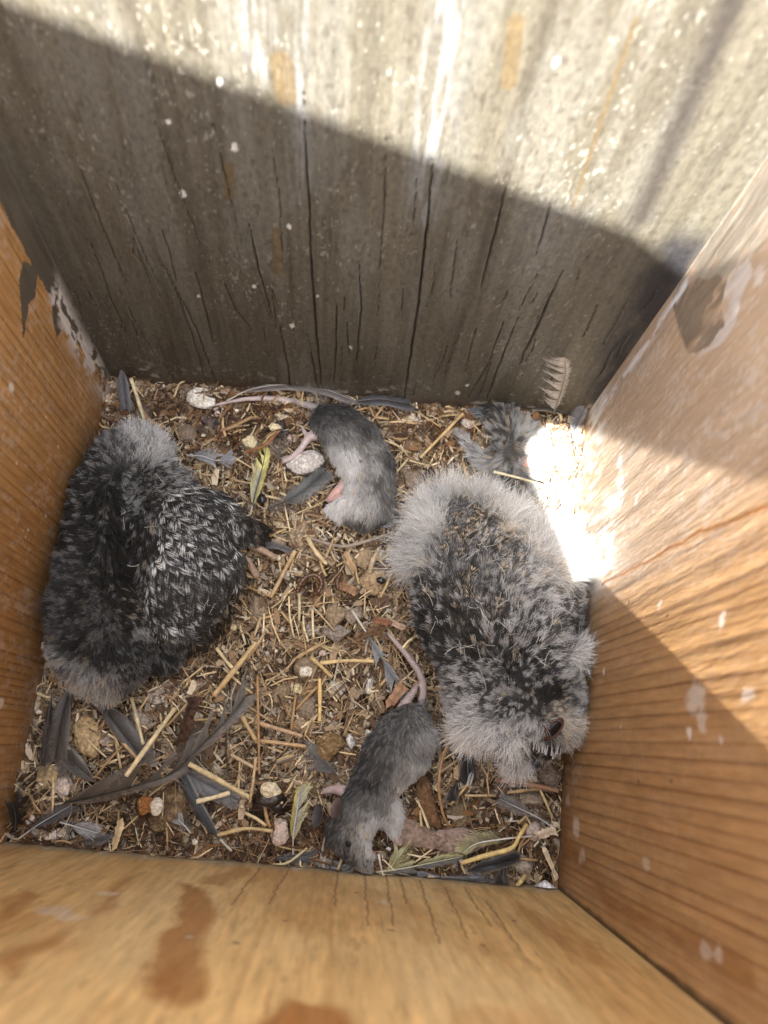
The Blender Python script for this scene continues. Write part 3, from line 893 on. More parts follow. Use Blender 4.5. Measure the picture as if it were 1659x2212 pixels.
def plumage(name, parent, V, fl, n, tab, nclump, k=5, rad=0.00013, origin=None, avoid=None, bar=None, curl=0.25, conv=0.6,
            tint=(1.0, 1.0, 0.995), warmtint=(1.15, 1.0, 0.8), choose=None, tipboost=1.0, nzmin=-0.35, spot=13.0, gain=(0.7, 1.15), mess=0.22, up_=0.10):
    """strands rooted on a body. table row: u, v, lie angle (image), length mm, lift, dark, light, share of light tufts, warmth, cohesion"""
    P, N = roots_on(V, fl, n, avoid=avoid, nzmin=nzmin)
    uv = proj(P)
    if choose is not None:
        kk = choose(uv); P, N, uv = P[kk], N[kk], uv[kk]
        n = len(P)
    dirs, ft = field(uv, tab)
    Ln, lift, dk, lt, pl, warm, coh = [ft[:, i] for i in range(7)]
    Ln = Ln * 0.001 * RNG.uniform(0.65, 1.2, n)
    # lie direction in the world
    eps = 3.0
    base = np.array([F(u, v, z) for (u, v), z in zip(uv, P[:, 2])])
    tip = np.array([F(u + du * eps, v + dv * eps, z) for (u, v), (du, dv), z in zip(uv, dirs, P[:, 2])])
    D = tip - base; D /= np.linalg.norm(D, axis=1)[:, None] + 1e-12
    D = D - N * (D * N).sum(1)[:, None]; D /= np.linalg.norm(D, axis=1)[:, None] + 1e-9
    # tufts
    ci = RNG.choice(n, min(nclump, n), replace=False)
    S = N[ci]
    kd = KDTree(len(ci))
    for i_, q in enumerate(P[ci]): kd.insert(q, i_)
    kd.balance()
    near = np.array([kd.find(q)[1] for q in P])
    cr_ = RNG.normal(0, 1, (len(ci), 3))
    cnoise = cr_[near]
    own = RNG.normal(0, 1, (n, 3))
    T = D * (1 - lift)[:, None] + N * (lift + up_)[:, None] + cnoise * mess + own * curl * 0.5
    T /= np.linalg.norm(T, axis=1)[:, None]
    # tuft colour
    cp = pl[ci]
    cuv = uv[ci]
    cd_, _ = field(cuv, tab)
    s_ = (cuv * cd_).sum(1); x_ = cuv[:, 0] * cd_[:, 1] - cuv[:, 1] * cd_[:, 0]
    sn_ = vn(s_ / spot, x_ / (spot * .62), 771)
    if bar is not None:
        wv = 0.5 + 0.5 * np.sin(s_ * 2 * np.pi / bar + 4 * fbm(cuv[:, 0] / 50, cuv[:, 1] / 50, 777, 2))
        r_ = 0.42 * wv + 0.45 * sn_ + 0.13 * RNG.random(len(ci))
    else:
        r_ = 0.72 * sn_ + 0.28 * RNG.random(len(ci))
    islight = r_ < 0.5 + (cp - 0.5) * 0.62
    cl = islight[near].astype(float)
    cl = np.clip(cl + RNG.normal(0, 0.10, n), 0, 1)
    dk = dk * (1 - (1 - gain[0]) * np.clip((0.25 - dk) / 0.2, 0, 1)); lt = lt * gain[1]
    iswarm = (RNG.random(len(ci)) < warm[ci])[near]
    t = np.linspace(0, 1, k)
    pts = np.zeros((n, k, 3))
    ctip = P[ci][near] + (D[ci][near] * (1 - lift)[:, None] + N[ci][near] * (lift + up_)[:, None] + cnoise * mess) * Ln[:, None]
    halo = np.clip((ft[:, 2] - .12) / .15, 0, 1)[:, None] * (1 if nclump > 2000 and curl > .2 else 0)
    crl = RNG.normal(0, 1, (n, 3)) * curl * (1 + 2.2 * halo)
    for j in range(k):
        q = P + T * (Ln * t[j])[:, None] + crl * (Ln * t[j] ** 2)[:, None] * 0.5
        q = q - np.array([0, 0, 1.0]) * (Ln * t[j] ** 2 * 0.18)[:, None]
        cw = (coh * conv * t[j] ** 1.3)[:, None] * (1 - .7 * halo)
        pts[:, j] = q * (1 - cw) + (P + (ctip - P) * t[j]) * cw
    pts = clampin(pts.reshape(-1, 3)).reshape(n, k, 3)
    pts[..., 2] = np.maximum(pts[..., 2], 0.0)
    val = dk[:, None] * (1 - cl[:, None]) + cl[:, None] * (dk[:, None] * 0.8 * (1 - t[None] ** 0.8) + 1.2 * lt[:, None] * t[None] ** 0.8)
    val = val * (1 + (tipboost - 1) * t[None]) * RNG.uniform(0.75, 1.25, (n, 1))
    tn = np.where(iswarm[:, None], np.array(warmtint)[None], np.array(tint)[None])
    C = val[..., None] * tn[:, None]
    R = rad * (1 - 0.7 * t[None] ** 2) * RNG.uniform(0.7, 1.25, (n, 1))
    o = np.array(origin) if origin is not None else 0
    ob = hairs(name, pts - o, R, C, M_FUR)
    ob.parent = parent
    return ob


def contour(name, parent, V, fl, n, tab, region, origin, L=(.006, .009), W=.0021, palette=None, rad=.00011, space=.0020, spots=((.50, .66), (.84, .97))):
    """small overlapping body feathers, each a fan of fine barbs either side of its shaft, with pale bars across it"""
    P, N = roots_on(V, fl, n * 14, nzmin=0.05)
    uv = proj(P)
    kk = np.where(inpoly(uv[:, 0], uv[:, 1], region))[0]
    keep = []
    kd = None
    pts_ = []
    for i in kk:
        if len(keep) >= n: break
        q = P[i]
        if pts_ and np.min(((np.array(pts_) - q) ** 2).sum(1)) < space ** 2: continue
        keep.append(i); pts_.append(q)
    P, N, uv = P[keep], N[keep], uv[keep]; n = len(P)
    dirs, ft = field(uv, tab)
    order = np.argsort(-(uv * dirs.mean(0)).sum(1))
    A = []; C = []; nb = 19; k = 4
    for i in order:
        base = F(uv[i, 0], uv[i, 1], P[i, 2]); tip = F(uv[i, 0] + 3 * dirs[i, 0], uv[i, 1] + 3 * dirs[i, 1], P[i, 2])
        D = tip - base; D -= N[i] * D.dot(N[i]); D /= np.linalg.norm(D)
        D = D + N[i] * RNG.uniform(.10, .26) + RNG.normal(0, .10, 3); D /= np.linalg.norm(D)
        S = np.cross(D, N[i]); S /= np.linalg.norm(S)
        Ln = RNG.uniform(*L); w0 = W * RNG.uniform(.8, 1.2)
        dk, lt = palette(uv[i], ft[i])
        sh = RNG.uniform(-.06, .06); g = RNG.uniform(.8, 1.2)
        root = P[i] - D * Ln * .35 + N[i] * .0004
        for sd in (-1, 1):
            for b in range(nb):
                t0 = .2 + .8 * b / (nb - 1)
                ln = w0 * (min(1, (t0 - .1) / .35)) * (1 - max(0, t0 - .8) * 2.6) + .0003
                st = root + D * Ln * t0 * .88
                a = math.radians(58 - 34 * t0 + RNG.normal(0, 4))
                dr = D * math.cos(a) + S * sd * math.sin(a)
                ln2 = ln / max(.4, math.sin(a)) * .9
                sg = []; cg = []
                for j in range(k):
                    s = j / (k - 1)
                    q = st + dr * ln2 * s - N[i] * (.18 * ln2 * s * s) + N[i] * RNG.normal(0, .00004)
                    sg.append(q)
                    u_ = (q - root).dot(D) / Ln + sh
                    m_ = 0.0
                    for x0, x1 in spots:
                        if x0 < u_ < x1 and s > .12: m_ = 1.0
                    cg.append((dk * (1 - m_) + lt * m_) * g * RNG.uniform(.88, 1.12))
                A.append(sg); C.append(cg)
        A.append([root + D * Ln * x for x in np.linspace(0, .98, k)]); C.append([dk * .6] * k)
    A = clampin(np.array(A).reshape(-1, 3)).reshape(-1, k, 3)
    R = np.tile(np.linspace(rad, rad * .55, k), (len(A), 1))
    ob = hairs(name, A - np.array(origin), R, np.array(C), M_FUR)
    ob.parent = parent
    return ob


def wisps(V, fl, n, region, lmm, bright, rad=0.00008):
    P, N = roots_on(V, fl, n * 6, nzmin=0.1)
    uv = proj(P)
    kk = np.where(inpoly(uv[:, 0], uv[:, 1], region))[0][:n]
    P, N = P[kk], N[kk]; n = len(P); k = 9
    pts = np.zeros((n, k, 3))
    a = RNG.uniform(0, 2 * np.pi, n); cv = RNG.normal(0, 0.9, n)
    for i in range(n):
        L = lmm * 0.001 * RNG.uniform(0.5, 1.3)
        q = P[i] + N[i] * 0.0035; th = a[i]
        for j in range(k):
            pts[i, j] = q
            th += cv[i] / k + RNG.normal(0, 0.08)
            tg = np.array([math.cos(th), math.sin(th), 0.0]); tg -= N[i] * tg.dot(N[i])
            q = q + tg * L / k + N[i] * 0.0004 * math.sin(j / k * 3.1)
    C = np.full((n, k, 3), bright) * RNG.uniform(0.7, 1.2, (n, 1, 1)) * np.array([1, .99, .96])
    return pts, np.full((n, k), rad), C


def O(u, v):
    return F(u, v, 0.0)


# ---- dark barred owlet by the left board
def ball(u, v, z, r, sq=1.0):
    return (F(u, v, z), r * pxm(z), sq)


sp = []
sp += chain([(350, 1075, .024, 72, .85), (378, 1150, .031, 100, .8), (392, 1230, .031, 104, .8), (372, 1310, .027, 74, .8)])
sp += chain([(390, 1130, .026, 90, .75), (450, 1125, .022, 64, .7), (500, 1148, .015, 42, .6), (540, 1142, .010, 24, .6)])
sp += chain([(400, 1220, .026, 100, .7), (458, 1225, .021, 62, .7), (440, 1310, .015, 46, .7), (390, 1370, .013, 42, .7)])
sp += chain([(258, 985, .019, 50, .9), (222, 1055, .028, 60, .9), (212, 1150, .032, 68, .9), (205, 1230, .035, 76, 1.0)])
sp += chain([(205, 1310, .035, 92, 1.0), (218, 1375, .033, 98, .95), (240, 1425, .024, 70, .9)])
sp += chain([(295, 955, .014, 38, .8), (322, 985, .016, 44, .8), (330, 1030, .020, 50, .8)])
sp += chain([(290, 1100, .014, 70, .8), (290, 1220, .016, 70, .8), (300, 1330, .016, 70, .8), (350, 1405, .012, 44, .8)])
oL = O(320, 1200)
owlL, VL, fL = blob('owlet', sp, M_SKIN, 0.0016, 6, lambda V: np.tile([0.03, 0.028, 0.026], (len(V), 1)), None, oL)
tag(owlL, 'dark owlet with white-barred wing slumped against the left board', 'owlet', 'owlets in the nest box')
#       u    v   ang  len lift dark light p  warm coh
TL = [(290, 940, 250, 9, .55, .20, .62, .80, 0, .3), (325, 965, 300, 9, .55, .20, .62, .80, 0, .3), (250, 950, 230, 8, .5, .10, .45, .5, 0, .3),
      (205, 980, 200, 6, .35, .035, .40, .35, 0, .5), (180, 1050, 200, 6, .3, .03, .38, .28, 0, .5), (165, 1150, 190, 6, .3, .028, .30, .20, .1, .5), (215, 1080, 100, 7, .15, .02, .30, .14, .1, .6),
      (240, 1170, 95, 8, .12, .018, .28, .10, .15, .6), (300, 1060, 60, 7, .3, .05, .50, .45, 0, .5), (350, 1040, 40, 7, .3, .07, .62, .62, 0, .4), (300, 1180, 80, 8, .2, .025, .36, .2, .3, .6),
      (265, 1240, 100, 8, .25, .022, .28, .16, .4, .6), (275, 1310, 60, 6, .6, .03, .45, .30, .9, .5),
      (360, 1100, 50, 8, .15, .05, .60, .55, 0, .6), (430, 1080, 35, 7, .12, .045, .55, .52, 0, .6), (500, 1110, 25, 7, .1, .03, .46, .42, .15, .6), (540, 1140, 15, 7, .1, .03, .42, .40, .35, .6),
      (340, 1200, 60, 8, .1, .03, .50, .42, 0, .7), (410, 1170, 45, 8, .1, .035, .58, .50, 0, .7), (480, 1200, 40, 8, .08, .03, .56, .50, 0, .7), (450, 1260, 60, 8, .08, .03, .60, .50, 0, .7),
      (380, 1290, 70, 8, .1, .03, .60, .48, 0, .7), (330, 1350, 70, 7, .15, .035, .62, .52, .1, .6), (400, 1350, 55, 7, .1, .03, .60, .48, .1, .6), (470, 1330, 50, 7, .06, .02, .42, .32, .4, .7), (505, 1290, 40, 7, .05, .016, .30, .25, .2, .7),
      (420, 1400, 60, 6, .3, .035, .32, .35, 0, .5), (350, 1410, 70, 6, .3, .035, .36, .35, 0, .5),
      (150, 1250, 190, 5, .6, .05, .22, .40, 0, .2), (110, 1300, 190, 5, .6, .045, .20, .42, 0, .2), (190, 1310, 150, 5, .6, .035, .20, .32, .1, .2), (240, 1330, 90, 5, .6, .025, .22, .25, .4, .2), (160, 1390, 150, 5, .6, .035, .20, .36, 0, .2),
      (230, 1410, 100, 5, .6, .035, .22, .36, 0, .2), (300, 1400, 60, 5, .6, .04, .24, .40, 0, .2), (130, 1430, 150, 6, .6, .12, .34, .60, .1, .3), (170, 1480, 120, 9, .5, .20, .42, .80, .25, .3), (220, 1490, 95, 9, .5, .20, .42, .80, .25, .3), (290, 1460, 70, 6, .5, .06, .25, .45, .1, .3), (340, 1440, 60, 6, .5, .04, .24, .4, 0, .3)]
TW = [list(q[:3]) + [q[3] * .40, q[4] * .6, q[5] * .8, q[6] * .92] + list(q[7:]) for q in TL]
TL = [list(q[:3]) + [q[3] * .62, q[4], q[5], q[6] * (.85 if q[5] > .1 else .55)] + list(q[7:]) for q in TL]
WINGL = [(345, 1075), (420, 1040), (500, 1090), (570, 1120), (560, 1180), (520, 1290), (440, 1390), (330, 1370), (310, 1300), (340, 1180)]
plumage('down', owlL, VL, fL, 62000, TL, 5200, rad=.00010, origin=oL, choose=lambda uv: ~inpoly(uv[:, 0], uv[:, 1], WINGL), conv=.75)
plumage('wing_plumage', owlL, VL, fL, 42000, TW, 7000, rad=.00010, origin=oL, choose=lambda uv: inpoly(uv[:, 0], uv[:, 1], WINGL), bar=24, conv=.6, curl=.10, spot=10.0, mess=.14, up_=.05)
def wing_tone(q, f):
    edge = inpoly(np.array([q[0]]), np.array([q[1]]), [(500, 1080), (600, 1080), (600, 1300), (440, 1420), (400, 1390), (500, 1280), (530, 1180)])[0]
    k = RNG.random()
    if edge: return np.array((.026, .023, .020)), np.array((.40, .33, .25)) if k < .45 else np.array((.12, .11, .10))
    return np.array((.036, .036, .036)) * RNG.uniform(.6, 1.6), np.array((.74, .76, .76)) * (RNG.uniform(.7, 1.0) if k < .8 else .3)


contour('wing_feathers', owlL, VL, fL, 400, TL, WINGL, oL, L=(.0100, .0140), W=.0040, space=.0029, palette=wing_tone, rad=.00013, spots=((.36, .50), (.60, .84)))
p_, r_, c_ = wisps(VL, fL, 30, [(270, 930), (360, 960), (420, 1060), (520, 1110), (450, 1350), (330, 1330), (280, 1150)], 7, .6)
ob = hairs('down_wisps', p_ - oL, r_, c_, M_FUR); ob.parent = owlL


def beaded_foot(parent, origin, toes, r0):
    """scaly toes: rows of small pads"""
    sp = []
    for line in toes:
        Q = smoothline([F(*q) for q in line], 11)
        for i, q in enumerate(Q):
            sp.append((q, r0 * (1.0 if i % 2 == 0 else 0.55), 0.9))
    ob, V, fl = blob('foot', sp, M_SKIN, 0.0004, 1, lambda V: np.tile([0.36, 0.26, 0.185], (len(V), 1)) * RNG.uniform(.8, 1.2, (len(V), 1)))
    me = ob.data
    ob.parent = parent
    ob.location = -np.array(origin)
    return ob


def setcol(ob, f):
    me = ob.data
    n = len(me.vertices)
    V = np.empty(n * 3); me.vertices.foreach_get('co', V); V = V.reshape(-1, 3)
    c4 = np.ones((n, 4)); c4[:, :3] = np.clip(f(V), 0, 1)
    me.color_attributes['Col'].data.foreach_set('color', c4.ravel())


fo_ = beaded_foot(owlL, oL, [[(544, 1180, .010), (568, 1189, .0085), (592, 1204, .006)], [(536, 1212, .009), (545, 1228, .007), (553, 1242, .0055)]], 0.00185)
fo_['label'] = 'brown beaded toes poking out past the wing tip'

# ---- pale fluffy owlet by the right board
sp = []
sp += chain([(985, 1138, .018, 76, .85), (1010, 1150, .020, 84, .85), (1022, 1205, .026, 118, .8), (1068, 1290, .034, 150, .8), (1090, 1370, .036, 150, .8)])
sp += chain([(945, 1205, .016, 62, .8), (980, 1330, .022, 80, .8), (1028, 1425, .024, 76, .8)])
sp += chain([(1080, 1175, .018, 78, .8), (1160, 1220, .024, 75, .9), (1186, 1310, .028, 66, 1.0), (1196, 1415, .030, 56, 1.0)])
sp += chain([(1098, 1440, .034, 132, .85), (1105, 1500, .034, 116, .95), (1135, 1545, .028, 96, .95)])
sp += chain([(1190, 1490, .034, 62, 1.0), (1185, 1545, .028, 64, 1.0)])
sp += chain([(1025, 1500, .022, 56, .9), (1072, 1568, .018, 52, .9), (1150, 1598, .014, 42, .9)])
oR = O(1070, 1340)
owlR, VR, fR = blob('owlet', sp, M_SKIN, 0.0016, 6, lambda V: np.tile([0.04, 0.037, 0.034], (len(V), 1)), None, oR)
tag(owlR, 'pale grey fluffy owlet with one dark open eye lying against the right board', 'owlet', 'owlets in the nest box')
TR = [(970, 1050, 270, 11, .75, .34, .60, .85, 0, .15), (900, 1090, 230, 11, .75, .34, .60, .85, 0, .15), (875, 1160, 190, 11, .75, .33, .58, .85, 0, .15), (880, 1220, 185, 10, .7, .28, .52, .8, 0, .15), (1040, 1075, 300, 10, .7, .34, .58, .85, .05, .15),
      (930, 1140, 240, 9, .6, .30, .55, .8, 0, .2), (1100, 1120, 320, 9, .7, .34, .58, .8, .1, .2), (1160, 1180, 340, 9, .7, .34, .58, .8, .1, .2), (1200, 1230, 0, 9, .6, .28, .55, .7, .1, .2), (910, 1200, 180, 8, .5, .22, .5, .7, 0, .25),
      (985, 1110, 280, 5, .15, .035, .38, .38, .5, .5), (1020, 1120, 300, 5, .12, .03, .50, .42, .85, .6), (1060, 1150, 310, 6, .1, .03, .50, .42, .85, .6), (1000, 1160, 290, 7, .08, .025, .42, .36, .6, .6), (1050, 1190, 290, 8, .08, .022, .40, .32, .6, .7), (1100, 1190, 310, 7, .1, .03, .5, .45, .7, .6),
      (950, 1190, 270, 8, .12, .07, .30, .5, 0, .5), (980, 1220, 275, 9, .08, .045, .24, .45, 0, .6), (1030, 1240, 285, 9, .08, .035, .26, .40, .25, .6), (1080, 1230, 290, 9, .1, .05, .38, .45, .2, .5), (1130, 1240, 320, 9, .35, .12, .55, .6, .1, .3),
      (1170, 1290, 330, 9, .4, .10, .52, .55, .1, .3), (1220, 1300, 350, 8, .4, .08, .48, .5, .05, .3), (1150, 1350, 300, 9, .3, .06, .50, .48, .15, .4), (1210, 1400, 340, 9, .3, .05, .42, .42, .1, .4), (1255, 1360, 0, 6, .3, .025, .22, .3, 0, .4),
      (910, 1270, 200, 7, .3, .05, .34, .38, .1, .5), (890, 1300, 190, 7, .35, .05, .34, .35, .1, .5), (950, 1290, 240, 8, .2, .03, .36, .30, .25, .6), (920, 1350, 200, 8, .25, .025, .34, .26, .15, .6), (970, 1370, 240, 8, .2, .022, .36, .26, .25, .6),
      (1010, 1320, 270, 9, .15, .03, .44, .32, .45, .6), (1060, 1320, 270, 9, .2, .035, .42, .36, .25, .5), (1100, 1340, 280, 9, .25, .045, .46, .42, .15, .5), (1030, 1400, 250, 8, .2, .02, .30, .22, .35, .6), (1090, 1400, 280, 8, .25, .025, .36, .28, .15, .5), (1150, 1410, 300, 8, .25, .035, .46, .40, .2, .5),
      (960, 1430, 190, 7, .4, .04, .36, .38, 0, .5), (950, 1480, 190, 8, .5, .09, .46, .6, 0, .4), (1000, 1470, 200, 7, .5, .06, .46, .55, 0, .5), (1060, 1440, 230, 6, .5, .045, .44, .45, 0, .5), (1010, 1530, 190, 8, .55, .12, .50, .65, 0, .4),
      (1060, 1500, 180, 6, .6, .05, .46, .50, 0, .55), (1110, 1470, 250, 6, .6, .05, .44, .48, 0, .55), (1160, 1470, 300, 6, .55, .03, .34, .34, 0, .5), (1215, 1450, 330, 7, .4, .05, .45, .5, 0, .4), (1235, 1420, 330, 9, .4, .3, .6, .8, 0, .4),
      (1100, 1530, 150, 6, .6, .05, .46, .50, 0, .55), (1060, 1570, 130, 8, .55, .16, .56, .72, 0, .4), (1020, 1570, 140, 9, .55, .22, .56, .8, 0, .35), (1110, 1590, 110, 9, .55, .20, .58, .78, 0, .4), (1140, 1560, 120, 8, .55, .14, .56, .66, .05, .4), (1080, 1620, 100, 9, .5, .12, .5, .6, 0, .4),
      (1150, 1520, 240, 5, .5, .05, .42, .45, .1, .5), (1180, 1510, 270, 4, .4, .015, .22, .2, .5, .5), (1200, 1500, 300, 4, .4, .012, .20, .15, .5, .5), (1200, 1530, 330, 4, .5, .14, .44, .5, .8, .4), (1225, 1560, 10, 5, .5, .24, .52, .7, .6, .3), (1230, 1600, 40, 5, .5, .18, .48, .6, .5, .3), (1250, 1520, 0, 7, .4, .10, .40, .5, 0, .3),
      (1160, 1620, 100, 5, .3, .02, .2, .25, .4, .4), (1200, 1620, 80, 4, .3, .03, .3, .4, .6, .4), (1130, 1640, 110, 9, .5, .2, .55, .7, 0, .4)]
EYE_UV = (1190, 1571)


def eye_avoid(P):
    uv = proj(P)
    return (np.hypot((uv[:, 0] - EYE_UV[0]), (uv[:, 1] - EYE_UV[1])) < 11).astype(float)


TR = [q[:5] + ((q[5] * 1.2, q[6] * 1.15) if q[5] > .15 else (q[5], q[6])) + q[7:] for q in TR]
TR = [list(q[:3]) + [q[3] * (.8 if q[5] > .15 else .52)] + list(q[4:]) for q in TR]
plumage('down', owlR, VR, fR, 130000, TR, 8000, rad=.000085, origin=oR, avoid=eye_avoid, conv=.7, curl=.34, gain=(.88, 1.14))
BACKR = [(950, 1150), (990, 1090), (1060, 1110), (1120, 1180), (1130, 1260), (1080, 1330), (1000, 1330), (950, 1260)]
contour('back_feathers', owlR, VR, fR, 230, TR, BACKR, oR, L=(.007, .011), W=.0024, space=.0027,
        palette=lambda q, f: ((np.array((.075, .075, .078)), np.array((.24, .24, .245))) if RNG.random() > f[4] * .9 else (np.array((.035, .031, .027)), np.array((.52, .42, .30)))), spots=((.42, .52), (.66, .76), (.9, 1.0)))
p_, r_, c_ = wisps(VR, fR, 60, [(960, 1180), (1100, 1150), (1210, 1250), (1240, 1420), (1130, 1470), (1000, 1440), (900, 1300)], 8, .62)
ob = hairs('down_wisps', p_ - oR, r_, c_, M_FUR); ob.parent = owlR

# eye with its reddish lids, beak bristles and the pale beak under them
def surface_at(V, u, v):
    uv = proj(V)
    k = np.argsort(np.hypot(uv[:, 0] - u, uv[:, 1] - v) - V[:, 2] * 200)[:6]
    return V[k].mean(0)


es = surface_at(VR, *EYE_UV)
tocam = (CAM_P - es) / np.linalg.norm(CAM_P - es)
axis = np.array([0.2, -0.35, 0.9]); axis /= np.linalg.norm(axis)


def disc_frame(n):
    a = np.cross(n, [0, 1, 0]); a /= np.linalg.norm(a)
    return a, np.cross(n, a)


def dome(name, c, n, ra, rb, h, material, parent, origin, colr, rot=0.0, seg=24, rings=8, inner=0.0):
    a, b = disc_frame(n)
    a2 = a * math.cos(rot) + b * math.sin(rot); b2 = -a * math.sin(rot) + b * math.cos(rot)
    V = []; Fc = []
    for i in range(rings + 1):
        t = inner + (1 - inner) * i / rings
        zz = h * math.sqrt(max(0, 1 - t * t)) if inner == 0 else h * math.sin(math.pi * (t - inner) / (1 - inner))
        for j in range(seg):
            th = 2 * math.pi * j / seg
            V.append(c + a2 * (ra * t * math.cos(th)) + b2 * (rb * t * math.sin(th)) + n * zz)
    for i in range(rings):
        for j in range(seg):
            j2 = (j + 1) % seg
            Fc.append((i * seg + j, i * seg + j2, (i + 1) * seg + j2, (i + 1) * seg + j))
    ob = mesh(name, np.array(V) - origin, Fc, material, None, colr)
    ob.parent = parent
    return ob


eye = dome('eye', es + axis * 0.0022, axis, 0.0023, 0.0050, 0.0010, M_EYE, owlR, oR, (0.01, 0.01, 0.01), rot=-0.6)
lid = dome('eyelid', es + axis * 0.0021, axis, 0.0034, 0.0060, 0.0007, M_SKIN, owlR, oR, (0.075, 0.03, 0.02), rot=-0.6, inner=0.66)
# the upper lid of grey down hangs over the eye
bp = []; bc = []
for i in range(44):
    t = i / 43
    q = surface_at(VR, 1152 + 56 * t, 1596 + 10 * math.sin(t * 2.8) + RNG.uniform(-5, 5)) + np.array([0, -.0006, .0014])
    ln = RNG.uniform(0.0035, 0.0060)
    d = np.array([RNG.normal(0.05, 0.12) + 0.15 * (t - .5), -0.9, -0.25 + RNG.normal(0, .1)])
    pts = np.array([q + d * ln * s + np.array([0, 0, 0.0006 * math.sin(3 * s)]) for s in np.linspace(0, 1, 5)])
    bp.append(pts); g_ = 0.5 if RNG.random() < .5 else 0.03
    bc.append(np.tile([g_, g_ * .97, g_ * .95], (5, 1)) * np.linspace(.5, 1.2, 5)[:, None])
ob = hairs('beak_bristles', np.array(bp) - oR, np.full((44, 5), .00020), np.array(bc), M_FUR); ob.parent = owlR
bk, _, _ = blob('beak', chain([(1178, 1606, .013, 14, .9), (1182, 1622, .009, 13, .8), (1184, 1638, .004, 6, .8)]), M_SKIN, .0006, 3, lambda V: np.tile([0.36, 0.26, 0.16], (len(V), 1)))
bk.parent = owlR; bk.location = -oR
fr_ = beaded_foot(owlR, oR, [[(1122, 1128, .016), (1144, 1116, .016), (1164, 1126, .012)], [(1128, 1146, .017), (1156, 1140, .017), (1178, 1150, .012)], [(1138, 1166, .017), (1162, 1160, .017), (1186, 1170, .012)]], 0.0016)
setcol(fr_, lambda V: np.tile([0.38, 0.275, 0.18], (len(V), 1)))
fr_['label'] = 'ochre scaly toes curled at the rump'


# ------------------------------------------------------------------ mice
def mouse(label, body, limbs, ears, tab, nstr, eyepos=None, whisk=None, group='dead grey mice', org=None, skin=(0.50, 0.33, 0.29), tailcol=(0.30, 0.26, 0.26), kind='mouse', nclump=6500):
    sp = []
    for c in body: sp += chain(c)
    bare = []
    for c, colr in limbs:
        s = chain(c); sp += s
        bare.append((s, colr))
    o = O(*org)
    bs = [(q, r) for c in body for (q, r, _) in chain(c)]

    def near_list(V, L):
        C = np.array([q for q, r in L]); R = np.array([r for q, r in L])
        out = np.empty(len(V))
        for s in range(0, len(V), 4000):
            out[s:s + 4000] = (np.linalg.norm(V[s:s + 4000, None] - C[None], axis=2) - R[None]).min(1)
        return out

    def colfn(V):
        c = np.tile([0.07, 0.066, 0.062], (len(V), 1))
        db = near_list(V, bs)
        for s, colr in bare:
            dl = near_list(V, [(q, r) for q, r, _ in s])
            k = (dl < db - 0.0002)
            c[k] = colr
        return c

    def avoid(P):
        db = near_list(P, bs)
        a = np.zeros(len(P))
        for s, colr in bare:
            dl = near_list(P, [(q, r) for q, r, _ in s])
            a = np.maximum(a, ((dl < db - 0.0002)).astype(float))
        return a
    ob, V, fl = blob(kind, sp, M_SKIN, 0.0007, 4, colfn, None, o)
    tag(ob, label, 'mouse', group)
    plumage('fur', ob, V, fl, nstr, [list(q[:3]) + [q[3] * .68, q[4] * .8, q[5] * 1.35, q[6] * .80, q[7], q[8] * .6, q[9]] for q in tab] if nclump > 1000 else tab, nclump, k=4, rad=.00008, origin=o, avoid=avoid, conv=.35, curl=.10, nzmin=-0.6, spot=5.0, gain=(1.0, 1.0), mess=.19 if nclump > 1000 else .3, up_=.03)
    for (u, v, z, ra, rb, nrm, rot, colr) in ears:
        nn = np.array(nrm, float); nn /= np.linalg.norm(nn)
        c0 = F(u, v, z)
        a, b = disc_frame(nn)
        a2 = a * math.cos(rot) + b * math.sin(rot); b2 = -a * math.sin(rot) + b * math.cos(rot)
        Vv = []; Ff = []; Cc = []
        seg, rings = 22, 6
        for side in (0, 1):
            for i in range(rings + 1):
                t = i / rings
                for j in range(seg):
                    th = 2 * math.pi * j / seg
                    cup = 0.35 * ra * t * t + (0.00025 if side else 0)
                    Vv.append(c0 + a2 * ra * pxm(z) / pxm(z) * t * math.cos(th) + b2 * rb * t * math.sin(th) + nn * cup)
                    Cc.append(np.array(colr) * (0.75 + 0.5 * t))
            o_ = side * (rings + 1) * seg
            for i in range(rings):
                for j in range(seg):
                    j2 = (j + 1) % seg
                    f = (o_ + i * seg + j, o_ + i * seg + j2, o_ + (i + 1) * seg + j2, o_ + (i + 1) * seg + j)
                    Ff.append(f if side else f[::-1])
        e0_ = rings * seg; e1_ = (2 * rings + 1) * seg
        for j in range(seg):
            j2 = (j + 1) % seg
            Ff.append((e0_ + j, e0_ + j2, e1_ + j2, e1_ + j))
        e = mesh('ear', np.array(Vv) - o, Ff, M_SKIN, None, np.array(Cc)); e.parent = ob
    if eyepos is not None:
        es_ = surface_at(V, *eyepos)
        e = dome('eye', es_ + np.array([0, 0, 0.0008]), np.array([-0.2, -0.2, 0.95]) / 0.99, .0011, .0015, .0007, M_EYE, ob, o, (0.01, 0.01, 0.01), rot=.6)
    if whisk:
        pts = []; cs = []
        for (u0, v0, z0, u1, v1, z1) in whisk:
            for i in range(5):
                a = F(u0 + RNG.uniform(-6, 6), v0 + RNG.uniform(-4, 4), z0); b = F(u1 + RNG.uniform(-16, 16), v1 + RNG.uniform(-10, 10), z1)
                mid = (a + b) / 2 + RNG.normal(0, .0008, 3)
                pts.append(smoothline([a, mid, b], 6)); cs.append(np.tile([.5, .49, .47], (6, 1)))
        wk = hairs('whiskers', np.array(pts) - o, np.full((len(pts), 6), .00007), np.array(cs), M_FUR); wk.parent = ob
    return ob, V, fl


PINK = (0.46, 0.35, 0.325); TAILC = (0.17, 0.152, 0.148); GREYT = (0.33, 0.305, 0.31)
